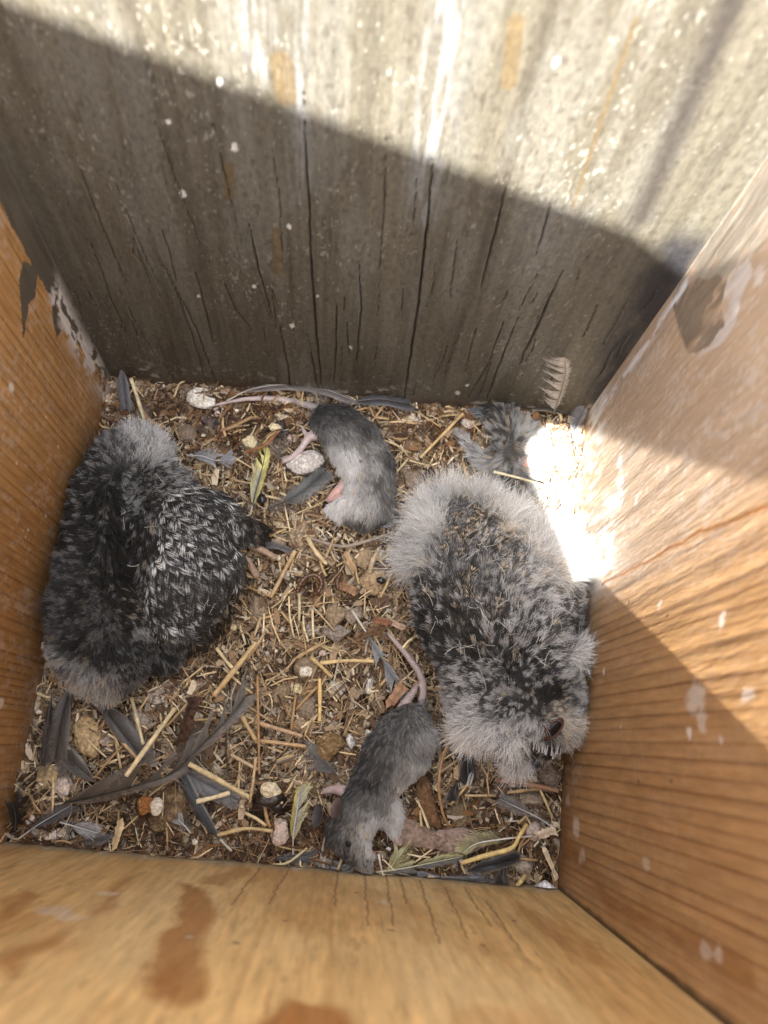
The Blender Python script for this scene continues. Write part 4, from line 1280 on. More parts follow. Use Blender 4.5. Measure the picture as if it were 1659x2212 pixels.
# mouse curled by the back board
TM1 = [(700, 900, 60, 5, .10, .035, .16, .35, 0, .4), (740, 895, 40, 5, .08, .025, .13, .30, 0, .4), (790, 930, 60, 5, .08, .03, .14, .3, 0, .4), (845, 990, 75, 5, .08, .03, .14, .3, .1, .4), (690, 945, 70, 5, .1, .06, .22, .4, 0, .4),
       (740, 940, 60, 6, .08, .09, .34, .55, 0, .4), (790, 970, 60, 6, .08, .09, .36, .5, .2, .4), (720, 980, 75, 6, .1, .30, .58, .75, 0, .4), (760, 990, 70, 6, .1, .36, .64, .8, 0, .4), (745, 1010, 80, 6, .15, .40, .68, .8, 0, .4), (800, 1010, 75, 6, .08, .16, .40, .5, .3, .4), (840, 1040, 85, 6, .08, .07, .28, .45, .4, .4),
       (750, 1040, 85, 6, .1, .36, .62, .75, .05, .4), (790, 1055, 80, 5, .12, .18, .42, .5, .2, .4), (815, 1040, 80, 5, .12, .05, .22, .4, .1, .4), (740, 1080, 110, 6, .2, .48, .72, .85, 0, .3), (725, 1105, 115, 6, .2, .50, .74, .85, 0, .3), (770, 1095, 100, 6, .15, .36, .60, .7, .05, .35), (800, 1090, 90, 5, .15, .24, .46, .6, .1, .35), (835, 1080, 85, 5, .1, .06, .22, .4, .2, .4),
       (850, 1100, 85, 5, .1, .09, .30, .5, .4, .4), (790, 1112, 100, 5, .1, .22, .46, .6, .5, .4), (780, 1130, 95, 4, .1, .035, .18, .35, .3, .4), (830, 1135, 85, 4, .1, .03, .14, .35, .2, .4), (750, 1128, 100, 4, .1, .04, .2, .35, .3, .4)]
TM1 = [q[:5] + (q[5] * 1.2, q[6] * 1.12) + q[7:] for q in TM1]
m1, V1, f1_ = mouse('grey mouse with white belly curled up beside the back board',
                    [[(706, 908, .009, 36, .9), (735, 925, .0115, 52, .85), (768, 962, .0125, 60, .85), (795, 1010, .0125, 58, .85), (803, 1050, .0115, 50, .85)],
                     [(795, 1060, .0115, 50, .9), (806, 1092, .0115, 46, .9), (785, 1108, .010, 40, .9), (752, 1100, .008, 31, .9), (728, 1098, .0065, 18, .9), (716, 1098, .006, 10, .9)]],
                    [([(690, 885, .005, 14), (671, 877, .004, 8.5), (635, 867, .003, 7.5), (600, 862, .003, 7), (565, 860, .003, 6.5), (530, 862, .0028, 5.5), (495, 868, .0025, 4.5), (462, 876, .002, 3)], GREYT),
                     ([(690, 935, .008, 17), (668, 944, .0065, 9.5), (660, 955, .006, 8.5), (648, 972, .0055, 7.5), (632, 988, .005, 7), (614, 996, .0045, 5.5)], (0.50, 0.42, 0.42)),
                     ([(632, 988, .005, 5), (618, 986, .0045, 3.4), (607, 990, .004, 2.6)], (0.50, 0.42, 0.42)), ([(628, 992, .005, 4), (610, 1000, .004, 2.8)], (0.50, 0.42, 0.42)),
                     ([(664, 946, .006, 6), (656, 930, .0055, 4.5), (652, 921, .005, 3)], (0.50, 0.42, 0.42)),
                     ([(752, 1044, .008, 17), (735, 1055, .008, 11), (722, 1066, .007, 9), (712, 1078, .006, 6.5), (708, 1083, .0055, 4)], PINK),
                     ([(716, 1072, .006, 4.5), (703, 1080, .005, 2.8)], PINK), ([(720, 1070, .006, 4.5), (716, 1086, .005, 2.8)], PINK),
                     ([(745, 1080, .009, 11), (730, 1076, .0085, 9), (720, 1082, .007, 6)], (0.56, 0.36, 0.33))],
                    [(836, 1120, .011, .0062, .0042, (0.25, -0.55, 0.8), 0.4, (0.10, 0.10, 0.105))],
                    TM1, 52000, whisk=[(742, 1120, .009, 730, 1150, .003), (735, 1115, .009, 722, 1140, .004)], org=(770, 1000))

# mouse stretched out head-down at the front board
TM2 = [(850, 1550, 110, 4, .06, .05, .22, .40, 0, .4), (900, 1560, 80, 4, .06, .08, .30, .5, .1, .4), (930, 1590, 60, 5, .1, .25, .48, .7, 0, .4), (820, 1600, 110, 5, .06, .035, .18, .38, 0, .4), (860, 1610, 100, 5, .06, .06, .24, .42, .1, .4), (905, 1625, 80, 5, .06, .14, .36, .5, .3, .4), (900, 1660, 90, 5, .1, .30, .54, .7, .15, .4),
       (790, 1640, 115, 5, .06, .03, .16, .38, 0, .4), (830, 1650, 105, 5, .06, .045, .22, .42, .2, .4), (870, 1665, 95, 5, .06, .14, .36, .5, .35, .4), (775, 1680, 115, 5, .06, .03, .15, .35, 0, .4), (810, 1690, 110, 5, .06, .012, .12, .2, .1, .4), (845, 1700, 95, 5, .06, .10, .32, .5, .4, .4), (875, 1705, 80, 5, .1, .40, .68, .8, 0, .4),
       (750, 1705, 120, 5, .06, .03, .14, .35, .1, .4), (790, 1725, 115, 5, .06, .06, .26, .45, .4, .4), (830, 1740, 95, 5, .06, .10, .34, .5, .3, .4), (860, 1750, 85, 5, .1, .46, .70, .8, 0, .4), (850, 1780, 85, 5, .1, .44, .68, .8, 0, .4), (815, 1775, 110, 5, .08, .34, .58, .7, .1, .4), (780, 1755, 115, 5, .06, .12, .36, .5, .5, .4),
       (725, 1770, 120, 4, .06, .035, .17, .38, .3, .4), (715, 1800, 110, 4, .06, .03, .14, .38, .3, .4), (755, 1790, 110, 4, .06, .07, .28, .5, .5, .4), (790, 1795, 105, 4, .06, .36, .6, .7, .1, .4), (740, 1825, 100, 4, .06, .05, .22, .45, .5, .4), (775, 1830, 100, 4, .06, .20, .44, .55, .3, .4), (800, 1830, 95, 4, .06, .42, .64, .75, .05, .4), (760, 1855, 90, 3, .06, .07, .28, .45, .4, .4), (790, 1862, 90, 3, .06, .18, .40, .5, .5, .4), (740, 1850, 100, 3, .06, .035, .16, .4, .3, .4), (798, 1878, 90, 2, .05, .2, .36, .5, .3, .4)]
m2, V2, f2_ = mouse('grey mouse lying head down with its nose touching the front board',
                    [[(884, 1568, .0105, 44, .9), (868, 1598, .012, 57, .85), (848, 1632, .0125, 60, .85), (824, 1672, .0115, 50, .85), (808, 1705, .0115, 48, .85), (798, 1728, .0115, 47, .85)],
                     [(914, 1592, .008, 26, .9), (892, 1636, .009, 34, .9)],
                     [(798, 1728, .0115, 46, .9), (768, 1768, .012, 45, .9), (752, 1795, .012, 43, .9), (766, 1830, .0105, 31, .9), (782, 1856, .009, 20, .9), (793, 1874, .008, 12, .9), (797, 1881, .0075, 8, .9)],
                     [(822, 1738, .011, 38, .9), (845, 1765, .009, 22, .9), (849, 1785, .008, 15, .9)]],
                    [([(900, 1548, .008, 16), (908, 1530, .007, 10), (914, 1500, .0065, 8.5), (914, 1475, .006, 8), (903, 1448, .0055, 7.5), (886, 1425, .005, 7), (868, 1402, .0045, 6.2), (850, 1382, .004, 5.5), (838, 1368, .003, 4.5)], TAILC),
                     ([(868, 1532, .011, 12), (876, 1518, .011, 9.5), (886, 1504, .010, 8.5), (896, 1490, .009, 7), (900, 1480, .008, 4.5)], (0.40, 0.32, 0.31)),
                     ([(848, 1788, .008, 13), (852, 1802, .0075, 9.5), (857, 1815, .007, 8.5), (864, 1822, .006, 6.5)], PINK), ([(861, 1818, .006, 5), (869, 1812, .005, 3.4), (871, 1806, .005, 2.4)], PINK), ([(861, 1820, .006, 5), (868, 1823, .005, 3)], PINK),
                     ([(740, 1708, .008, 12), (724, 1704, .006, 9), (710, 1706, .005, 7.5), (700, 1712, .004, 5)], (0.46, 0.36, 0.36)),
                     ([(934, 1594, .006, 9), (946, 1604, .004, 5.5), (950, 1616, .003, 4.5)], (0.26, 0.25, 0.25)), ([(940, 1600, .005, 6), (942, 1616, .003, 4.5)], (0.26, 0.25, 0.25)),
                     ([(806, 1846, .007, 7), (804, 1856, .006, 5.5)], (0.48, 0.26, 0.22)), ([(799, 1880, .006, 5.5), (801, 1884, .0055, 4)], (0.40, 0.29, 0.27))],
                    [(731, 1748, .0200, .0034, .0052, (-0.75, 0.45, 0.55), 0.5, (0.10, 0.072, 0.07)), (692, 1764, .010, .0042, .005, (-0.8, 0.1, 0.5), 0.2, (0.07, 0.065, 0.07))],
                    TM2, 56000, eyepos=(752, 1822), whisk=[(775, 1865, .008, 735, 1885, .004)], org=(820, 1700))

# torn mouse remains in the back corner
TM3 = [(1070, 890, 200, 7, .4, .04, .22, .4, .2, .6), (1100, 920, 250, 8, .4, .07, .32, .5, .35, .7), (1090, 950, 300, 8, .4, .08, .36, .5, .35, .7), (1130, 940, 330, 8, .5, .3, .55, .7, .1, .4), (1140, 990, 0, 8, .5, .4, .65, .8, .05, .4), (1110, 985, 45, 4, .2, .10, .3, .5, .5, .5), (1080, 1000, 170, 7, .25, .18, .42, .6, .15, .6),
       (1050, 1000, 190, 6, .2, .22, .46, .7, .1, .5), (1010, 960, 220, 4, .25, .34, .54, .7, .1, .3), (1100, 1045, 100, 8, .25, .04, .24, .4, .2, .6), (1120, 1070, 95, 8, .25, .07, .32, .5, .1, .6), (1140, 1050, 70, 8, .3, .18, .46, .6, .1, .5)]
m3, V3, f3_ = mouse('tattered tan and grey mouse remains with a thin bare leg in the back corner',
                    [[(1080, 900, .006, 22, .8), (1098, 935, .009, 34, .8), (1112, 975, .009, 36, .75), (1100, 1010, .008, 28, .8), (1112, 1050, .008, 30, .8), (1120, 1078, .006, 20, .8)],
                     [(1130, 945, .006, 26, .7), (1145, 990, .006, 26, .7)],
                     [(1100, 1000, .008, 18), (1060, 1003, .006, 12), (1045, 1000, .006, 10), (1025, 975, .005, 8), (1005, 952, .004, 7), (990, 938, .003, 5)]],
                    [([(1126, 990, .013, 10), (1132, 1002, .012, 9)], (0.62, 0.30, 0.26))],
                    [], TM3, 20000, org=(1100, 990), nclump=700)


# ------------------------------------------------------------------ shed feathers
def pt(q):
    """(u, v, z) on the litter, or (u, v, 'b', off) leaning on the back board, 'l' / 'r' / 'f' on the other boards"""
    if q[2] == 'b':
        return hit(q[0], q[1], 1, 0.2335 - q[3])
    if q[2] == 'l':
        return hit(q[0], q[1], 0, 0.002 + q[3])
    if q[2] == 'r':
        return hit(q[0], q[1], 0, 0.2495 - q[3])
    if q[2] == 'f':
        return hit(q[0], q[1], 1, 0.001 + q[3])
    z = q[2]
    P = F(q[0], q[1], z)
    return P


def feather(label, pts, wl, wr, inner, outer, tip=None, bare=0.12, fluff=0.0, splits=(), nrm=(0, 0, 1), ang=38, shaftc=(0.10, 0.09, 0.08), sr=0.00038,
            cup=0.25, group='feathers shed in the litter', cat='feather', rag=0.08, blunt=0.3, edge=None, nb=None, lightside=None):
    L_ = smoothline([pt(q) for q in pts], 44)
    seg = np.linalg.norm(np.diff(L_, axis=0), axis=1); tot = seg.sum()
    T = np.gradient(L_, axis=0); T /= np.linalg.norm(T, axis=1)[:, None]
    n = np.array(nrm, float); n /= np.linalg.norm(n)
    px = pxm(0.004) * 1.28
    nb = nb or int(max(50, tot / 0.00035))
    V = []; Fc = []; C = []; k0 = 0
    K = 5
    sp = sorted(splits)
    for side, w in ((-1, wl), (1, wr)):
        for i in range(nb):
            t = bare + (1 - bare) * (i + 0.5) / nb
            f = t * 43; a = int(min(f, 42)); fr = f - a
            p = L_[a] * (1 - fr) + L_[a + 1] * fr; tg = T[a] * (1 - fr) + T[a + 1] * fr; tg /= np.linalg.norm(tg)
            sd = np.cross(tg, n); sd /= np.linalg.norm(sd); sd = sd * side
            tb = (t - bare) / (1 - bare)
            prof = (min(1, tb / 0.18) ** 0.6) * (min(1, (1 - tb) / blunt) ** 0.5 if tb > 1 - blunt else 1)
            wd = w * px * prof
            isfl = tb < fluff
            A = math.radians(ang) * (1.0 if not isfl else 1.5)
            lift = 0.0
            for s, dirn, amt, sside in [(q + (0,))[:4] if len(q) == 3 else q for q in sp]:
                if sside and sside != side: continue
                d = tb - s
                if abs(d) < 0.10:
                    A += math.radians(amt) * (1 - abs(d) / 0.10) * (1 if d < 0 else -1) * dirn
            ln = wd / max(0.35, math.sin(A)) * (1 - rag * random.random())
            if isfl: ln *= random.uniform(0.6, 1.4); A += random.gauss(0, .35)
            bw = min(tot * (1 - bare) / nb * 0.62, .00026)
            if isfl: bw *= 0.35
            for j in range(K):
                s = j / (K - 1)
                aa = A * (1 - 0.22 * s)
                off = tg * (ln * s * math.cos(aa)) + sd * (ln * s * math.sin(aa))
                zz = cup * ln * (s - s * s) * 0.8 - cup * 0.1 * ln * s * s
                zz += (math.sin(t * 40 + side) * 0.00012 + random.gauss(0, 0.00004)) * s
                if isfl: zz += random.uniform(0, 0.35) * ln * s
                c = p + off + n * zz
                hw = bw * (1 - 0.35 * s) if j < K - 1 else bw * 0.25
                V.append(c - tg * hw); V.append(c + tg * hw)
                ci = np.array(inner) * .58 * (1 - s) + 1.08 * np.array(outer if not (lightside and lightside[0] == side) else lightside[1]) * s
                if edge is not None and s > 0.7: ci = ci * 0.3 + np.array(edge) * 0.7
                if tip is not None and tb > tip[0]:
                    m_ = min(1, (tb - tip[0]) / 0.12); ci = ci * (1 - m_) + np.array(tip[1]) * m_
                if isfl: ci = ci * 0.5 + np.array((0.32, 0.31, 0.30)) * 0.5
                g_ = random.uniform(0.86, 1.14) * (0.78 + 0.44 * float(vn(t * 26, side * 3 + tot * 900, 5))) * (0.92 + 0.16 * (j % 2))
                C.append(ci * g_); C.append(ci * g_)
            for j in range(K - 1):
                q = k0 + 2 * j
                Fc.append((q, q + 1, q + 3, q + 2))
            k0 += 2 * K
    V = clampin(np.array(V))
    o = L_[0]
    ob = mesh('feather', V - o, Fc, M_FEATH, None, np.array(C))
    ob.location = o
    tag(ob, label, cat, group)
    rr = np.linspace(1, 0.25, 44) * sr
    sv, sf2 = tube(L_ + n * 0.00012, rr, 6)
    cs = np.tile(shaftc, (len(sv), 1)).astype(float)
    quill = np.repeat(np.linspace(0, 1, 44) < bare, 6)
    cs[quill] = np.array((0.58, 0.56, 0.50)) if bare > 0.05 else cs[quill]
    sh = mesh('shaft', clampin(sv) - o, sf2, M_SHAFT, None, cs)
    sh.parent = ob
    return ob


DK = (0.055, 0.05, 0.047); GR = (0.15, 0.145, 0.145); LG = (0.33, 0.33, 0.34); BRN = (0.13, 0.11, 0.095); YL = (0.66, 0.62, 0.22); BLK = (0.022, 0.024, 0.028)
# along the back board
feather('long narrow grey feather with a pale shaft arching along the foot of the back board', [(490, 866, .006), (540, 842, .008), (610, 831, .010), (690, 838, .009), (768, 866, .007)], 5, 16, (.13, .12, .115), (.20, .18, .17), bare=.18, shaftc=(.42, .40, .38), blunt=.16)
feather('dark wispy downy feather crossing the mouse tail by the back board', [(688, 884, .008), (692, 860, .011), (688, 838, .013)], 26, 26, (.05, .045, .042), (.10, .09, .085), fluff=.95, bare=.05)
feather('broad blunt charcoal feather tip beside the curled mouse', [(760, 868, .006), (820, 862, .008), (884, 872, .006)], 12, 20, (.05, .05, .056), (.085, .085, .095), bare=0, blunt=.10)
feather('dark blunt feather standing in the back left corner', [(262, 792, .012), (266, 835, .008), (272, 882, .004)], 14, 14, (.085, .085, .095), (.13, .13, .15), bare=0, blunt=.2)
feather('upright beige-grey feather with split barbs standing against the back board', [(1196, 892, 'b', .003), (1212, 845, 'b', .003), (1222, 800, 'b', .004), (1218, 772, 'b', .006)], 46, 11, (.66, .62, .58), (.66, .62, .58), bare=.05, nrm=(0, -1, .12), shaftc=(.09, .08, .08), ang=66,
        splits=[(.16, 1, 18, -1), (.30, 1, 26, -1), (.44, 1, 22, -1), (.58, 1, 24, -1), (.72, 1, 16, -1)], rag=.5, edge=(.48, .46, .47), nb=84, blunt=.2)
feather('small rounded olive-grey feather at the foot of the upright feather', [(1222, 893, .006), (1190, 880, .009), (1156, 878, .006)], 17, 17, (.065, .06, .055), (.10, .095, .085), bare=0, blunt=.35, edge=(.26, .23, .17))
feather('grey feather wedged in the back right corner below the whitewashed board', [(1240, 960, .004), (1245, 925, .007), (1262, 884, .013)], 18, 10, (.12, .12, .125), (.24, .24, .25), bare=.05, ang=30)
feather('flat slate-blue feather half hidden behind the mouse remains', [(1180, 935, .004), (1120, 905, .006), (1050, 893, .006), (1005, 896, .004)], 12, 16, (.07, .08, .10), (.13, .15, .18), bare=.06, shaftc=(.35, .36, .38))
feather('dark feather lying flat between the remains and the rounded feather', [(1130, 893, .005), (1080, 880, .006), (1035, 884, .004)], 7, 8, (.05, .05, .055), (.12, .12, .13), bare=.05)
# between the owlet and the curled mouse
feather('yellow-green feather with a grey base standing out of the litter', [(541, 1112, .004), (553, 1060, .007), (568, 1005, .007), (575, 968, .005)], 20, 13, (.30, .30, .28), (.62, .60, .30), tip=(.45, (.64, .62, .26)), bare=.12, shaftc=(.03, .03, .03), splits=[(.8, 1, 25, -1), (.6, 1, 18, -1)], rag=.25, lightside=(1, (.62, .58, .14)))
feather('broad slate feather below the white-topped pebble', [(578, 1100, .004), (620, 1080, .008), (665, 1050, .009), (702, 1018, .006)], 20, 26, (.10, .105, .11), (.17, .18, .18), bare=0, fluff=.25, rag=.2, blunt=.22, shaftc=(.08, .08, .08))
feather('pale blue-grey body feather beside the dark owlet tuft', [(404, 985, .006), (435, 985, .009), (470, 995, .007), (500, 985, .005)], 20, 16, (.26, .275, .30), (.40, .42, .45), bare=.06, shaftc=(.55, .56, .58), splits=[(.55, 1, 28)], fluff=.1)
feather('small dark downy feather under the brown reed', [(600, 1000, .005), (604, 970, .008), (608, 938, .006)], 18, 18, (.07, .065, .06), (.17, .16, .155), fluff=.8, bare=.05)
feather('small slate feather poking out under the owlet toes', [(552, 1182, .004), (590, 1178, .006), (632, 1190, .004)], 7, 9, (.10, .10, .105), (.15, .15, .155), bare=.05, shaftc=(.05, .05, .05))
feather('long grey feather with a dark double shaft beside the mouse tail', [(760, 1318, .004), (806, 1390, .006), (850, 1462, .006), (890, 1520, .004)], 9, 22, (.18, .19, .20), (.36, .37, .38), bare=.22, shaftc=(.16, .17, .19), sr=.0006, splits=[(.3, 1, 30), (.6, 1, 24)], rag=.35, fluff=.12)
feather('dark grey feather half under the brown pellet', [(730, 1672, .003), (700, 1650, .004), (684, 1610, .004)], 26, 16, (.10, .095, .09), (.20, .19, .18), bare=.06)
feather('small white feather tip tucked under the pale owlet', [(868, 1214, .005), (850, 1214, .005), (836, 1210, .004)], 5, 6, (.45, .46, .48), (.55, .56, .58), bare=0)
# front left corner
feather('wide brown-grey feather brushing out beneath the dark owlet at the left board', [(155, 1470, .008), (135, 1540, .008), (118, 1640, .005)], 38, 32, (.09, .078, .068), (.19, .17, .155), bare=0, ang=22, rag=.3, shaftc=(.05, .045, .04))
feather('black bristly feather edge pressed to the left board', [(112, 1500, .012), (100, 1580, .008), (92, 1650, .004)], 12, 10, BLK, (.05, .045, .04), bare=0, ang=20, rag=.4)
feather('straight dark feather with a black vane edge running from the dark owlet to the straw', [(205, 1500, .007), (250, 1565, .008), (310, 1645, .005)], 28, 14, (.085, .08, .076), (.17, .16, .155), bare=0, shaftc=(.03, .03, .03), ang=30)
feather('large curved brown feather sweeping across the front left litter', [(118, 1738, .006), (200, 1722, .010), (300, 1695, .012), (370, 1672, .011), (406, 1640, .008)], 50, 14, (.11, .092, .075), (.19, .16, .13), bare=.06, shaftc=(.025, .023, .02), sr=.00042, splits=[(.42, 1, 26, -1), (.62, 1, 30, -1)], ang=33, rag=.12, blunt=.14)
feather('upright grey feather with a pale torn edge pointing toward the middle', [(400, 1645, .009), (445, 1600, .011), (500, 1545, .011), (528, 1508, .008)], 38, 20, (.13, .12, .105), (.27, .25, .22), bare=.03, shaftc=(.03, .03, .03), splits=[(.35, 1, 28, -1), (.55, 1, 22, -1)], rag=.25, blunt=.18, ang=30)
feather('short dark rounded feather with a pale rim under the large curved feather', [(205, 1690, .006), (170, 1660, .008), (136, 1625, .005)], 16, 20, (.085, .078, .07), (.13, .12, .11), bare=.03, blunt=.22, edge=(.2, .19, .17))
feather('light grey smooth feather behind the long pale straw', [(395, 1662, .003), (440, 1690, .005), (512, 1728, .003)], 16, 22, (.20, .20, .20), (.27, .27, .275), bare=0, blunt=.25)
feather('black feather with a bare silvery quill stuck at the front board', [(500, 1838, .004), (466, 1800, .007), (425, 1730, .009), (388, 1655, .006)], 16, 9, BLK, (.06, .065, .07), bare=.24, shaftc=(.05, .055, .06), sr=.0006, ang=24, lightside=(1, (.24, .25, .26)))
feather('pale wispy feather lying at the front left below the large curved feather', [(130, 1776, .006), (165, 1786, .008), (212, 1800, .005)], 18, 16, (.26, .26, .27), (.46, .46, .47), bare=.05, fluff=.35, shaftc=(.6, .6, .6), rag=.4)
feather('thin grey feather with loose barbs pointing into the front left corner', [(40, 1812, .004), (85, 1780, .007), (150, 1742, .006)], 14, 22, (.08, .08, .08), (.16, .16, .165), bare=.18, fluff=.2, rag=.5, ang=24, shaftc=(.5, .5, .5))
feather('small black feather tip sticking up in the front left corner', [(32, 1792, .004), (34, 1765, .010), (28, 1738, .014)], 14, 30, BLK, (.05, .045, .04), bare=0, ang=28, nrm=(.5, 0, .85))
feather('small blue-grey body feather near the front board beside the silvery quill', [(412, 1800, .004), (400, 1785, .005), (385, 1770, .004)], 12, 12, (.28, .29, .3), (.42, .43, .44), bare=.1, fluff=.5, shaftc=(.6, .6, .6))
# front middle and right
feather('yellow-edged feather standing on its quill left of the stretched mouse', [(633, 1846, .003), (634, 1800, .007), (642, 1745, .009), (648, 1700, .006)], 10, 24, (.42, .42, .40), (.62, .61, .34), bare=.22, shaftc=(.6, .6, .57), splits=[(.5, 1, 10, 1)], rag=.3, lightside=(-1, (.68, .60, .10)), nb=46)
feather('dark feather flattened under the stretched mouse head', [(690, 1835, .003), (660, 1850, .003), (600, 1853, .003)], 10, 8, (.05, .052, .056), (.10, .105, .11), bare=0)
feather('pale slate feather slipped under the mouse chin', [(670, 1858, .002), (720, 1868, .003), (770, 1880, .002)], 8, 10, (.20, .21, .22), (.32, .33, .34), bare=0)
feather('yellow fan of loose barbs beside the mouse mouth', [(835, 1882, .004), (852, 1862, .007), (860, 1838, .007)], 20, 24, (.44, .43, .25), (.60, .58, .32), bare=0, nb=26, rag=.5, ang=34, shaftc=(.5, .48, .25))
feather('long grey feather with yellow barbs along the front board', [(812, 1884, .004), (870, 1876, .006), (940, 1862, .006), (1000, 1850, .004)], 12, 12, (.10, .10, .10), (.22, .22, .2), bare=.05, shaftc=(.56, .54, .36), lightside=(-1, (.55, .53, .25)), rag=.4, splits=[(.4, 1, 20)])
feather('yellow barbed feather with a white shaft beneath the bent golden straw', [(1150, 1806, .007), (1090, 1812, .009), (1030, 1822, .008), (1000, 1842, .006)], 10, 26, (.36, .35, .22), (.58, .56, .29), bare=.25, shaftc=(.7, .7, .68), sr=.0005, nb=34, rag=.45, ang=44, fluff=.15)
feather('black feather with a thin pale rim under the bent golden straw', [(1010, 1882, .005), (1060, 1870, .008), (1122, 1852, .005)], 16, 12, (.03, .031, .034), (.07, .07, .075), bare=0, edge=(.2, .19, .14), blunt=.2, shaftc=(.02, .02, .02))
feather('long slate feather pressed along the front board', [(1080, 1906, .003), (1020, 1904, .004), (950, 1902, .004), (903, 1890, .003)], 9, 10, (.09, .092, .097), (.20, .205, .215), bare=.05, blunt=.2, shaftc=(.25, .25, .26))
feather('black long feather edge under the yellow fan', [(820, 1890, .002), (880, 1892, .003), (960, 1894, .002)], 7, 7, BLK, (.035, .036, .04), bare=0)
feather('small round sooty feather tip at the foot of the front board', [(1090, 1872, .005), (1085, 1895, .007), (1076, 1918, .005)], 20, 20, (.045, .042, .042), (.075, .07, .068), bare=0, blunt=.45, edge=(.16, .155, .15))
feather('black feather with a white tip below the pale owlet', [(1015, 1580, .006), (1010, 1635, .008), (1012, 1690, .005)], 18, 18, BLK, (.035, .04, .048), bare=0, shaftc=(.25, .26, .27), tip=(.74, (.035, .04, .045)), lightside=(-1, (.09, .10, .11)), blunt=.35)
feather('short white feather flash beside the black feather tip', [(1022, 1662, .009), (1017, 1680, .008), (1012, 1700, .006)], 5, 5, (.6, .6, .6), (.7, .7, .7), bare=0, blunt=.5, fluff=.1)
feather('small dark feather with a buff rim between the lumps', [(988, 1690, .005), (982, 1710, .007), (976, 1728, .005)], 14, 18, (.045, .042, .04), (.08, .072, .066), bare=0, edge=(.42, .34, .25), blunt=.4)
feather('grey wispy feather with a white quill near the right board', [(1200, 1792, .004), (1160, 1765, .007), (1108, 1740, .008), (1080, 1726, .005)], 14, 16, (.15, .145, .14), (.28, .27, .26), bare=.16, fluff=.3, rag=.5, shaftc=(.6, .6, .58))
feather('small grey feather lying across the front litter near the right corner', [(1056, 1905, .005), (1040, 1895, .006), (1022, 1886, .004)], 12, 10, (.15, .155, .16), (.28, .285, .3), bare=.05, fluff=.4)
feather('black pointed feather between the pale owlet and the right board', [(1235, 1330, .012), (1245, 1275, .014), (1258, 1218, .016)], 8, 10, BLK, (.03, .03, .034), bare=0, ang=26)
feather('white downy tuft fallen below the owlet beak', [(1112, 1668, .004), (1122, 1652, .008), (1135, 1640, .007)], 26, 26, (.45, .44, .42), (.55, .54, .52), fluff=1.0, bare=.02, nb=70, shaftc=(.4, .4, .4))
feather('tiny dark feather lodged by the grey lump under the back board', [(430, 935, .003), (452, 925, .006), (470, 912, .004)], 14, 14, (.05, .045, .045), (.12, .11, .11), fluff=.7, bare=.05)
feather('grey torn feather scrap in the front left litter', [(270, 1800, .003), (235, 1810, .006), (185, 1818, .004)], 12, 14, (.09, .09, .09), (.2, .2, .2), fluff=.4, rag=.5, bare=.05)


# ------------------------------------------------------------------ straw, chips, bark
def stalk(label, pts, wpx, colr, name='straw_stalk', cat='straw', group='straw stalks on the litter', flat=0.55, taper=0.9, material=None, n=12):
    L_ = smoothline([pt(q) for q in pts], n)
    r = 0.44 * wpx * pxm(0.005)
    rr = r * (1 + 0.10 * np.sin(np.linspace(0, 9, n) + random.random() * 6)) * np.linspace(1, taper, n)
    chip = name in ('wood_chip', 'wood_splinter', 'bark_sliver')
    ns_ = 4 if chip else 8
    if chip: rr = rr * RNG.uniform(.8, 1.15, n) * 1.1
    V, Fc = tube(L_, rr, ns_, cap=True)
    if chip:
        V = V + RNG.normal(0, 1, V.shape) * r * .10
        for e_ in (slice(0, ns_), slice(len(V) - ns_, len(V))): V[e_] += RNG.normal(0, 1, (ns_, 3)) * r * .35
    cen = np.repeat(L_, ns_, 0)
    V[:, 2] = cen[:, 2] + (V[:, 2] - cen[:, 2]) * flat
    c = np.tile(np.array(colr, float), (len(V), 1)) * np.repeat(RNG.uniform(.8, 1.15, n), ns_)[:, None]
    ribs = np.tile(np.array([1, .80, 1.08, .88, 1, .82, 1.06, .86])[:ns_], n)
    c = c * ribs[:, None]
    V = clampin(V)
    o = L_[0]
    ob = mesh(name, V - o, Fc, material or M_STRAW, None, c, smooth=False)
    ob.location = o
    tag(ob, label, cat, group)
    return ob


PALE = (0.66, 0.55, 0.33); GOLD = (0.52, 0.38, 0.19); TAN = (0.50, 0.36, 0.20); RUST = (0.24, 0.11, 0.045); GREYW = (0.34, 0.30, 0.25)
stalk('pale round straw leaning from the back left corner onto the owlet tuft', [(283, 818, .012), (300, 870, .011), (318, 930, .014)], 10, (.64, .57, .38), flat=1)
stalk('golden straw slanting beside the furry leg of the remains', [(1000, 893, .008), (955, 940, .009), (908, 988, .007)], 8, GOLD)
stalk('pale straw lying across the mouse remains toward the white crust', [(1067, 1019, .015), (1120, 1032, .017), (1182, 1051, .013)], 7, (.66, .58, .38))
stalk('long pale golden straw crossing the large curved feather', [(272, 1676, .018), (320, 1610, .017), (378, 1530, .009)], 11, PALE)
stalk('thick pale straw running from the curved feather toward the black dropping', [(408, 1650, .012), (470, 1684, .010), (542, 1724, .007)], 12, (.62, .50, .28))
stalk('short pale straw below the thick pale straw', [(424, 1732, .010), (460, 1723, .009), (496, 1713, .007)], 10, (.68, .58, .36))
stalk('thick golden straw below the dark owlet on its middle side', [(462, 1502, .007), (500, 1455, .009), (553, 1388, .008)], 13, GOLD)
stalk('vertical golden straw in the open middle of the litter', [(690, 1466, .008), (691, 1510, .009), (690, 1558, .008)], 9, (.62, .44, .18), flat=.4)
stalk('level golden straw ending at the dark-shafted feather', [(692, 1432, .008), (750, 1427, .009), (806, 1428, .007)], 9, (.60, .45, .22))
stalk('golden straw slanting down from the level straw', [(672, 1420, .006), (694, 1440, .008), (716, 1462, .006)], 9, (.55, .40, .2))
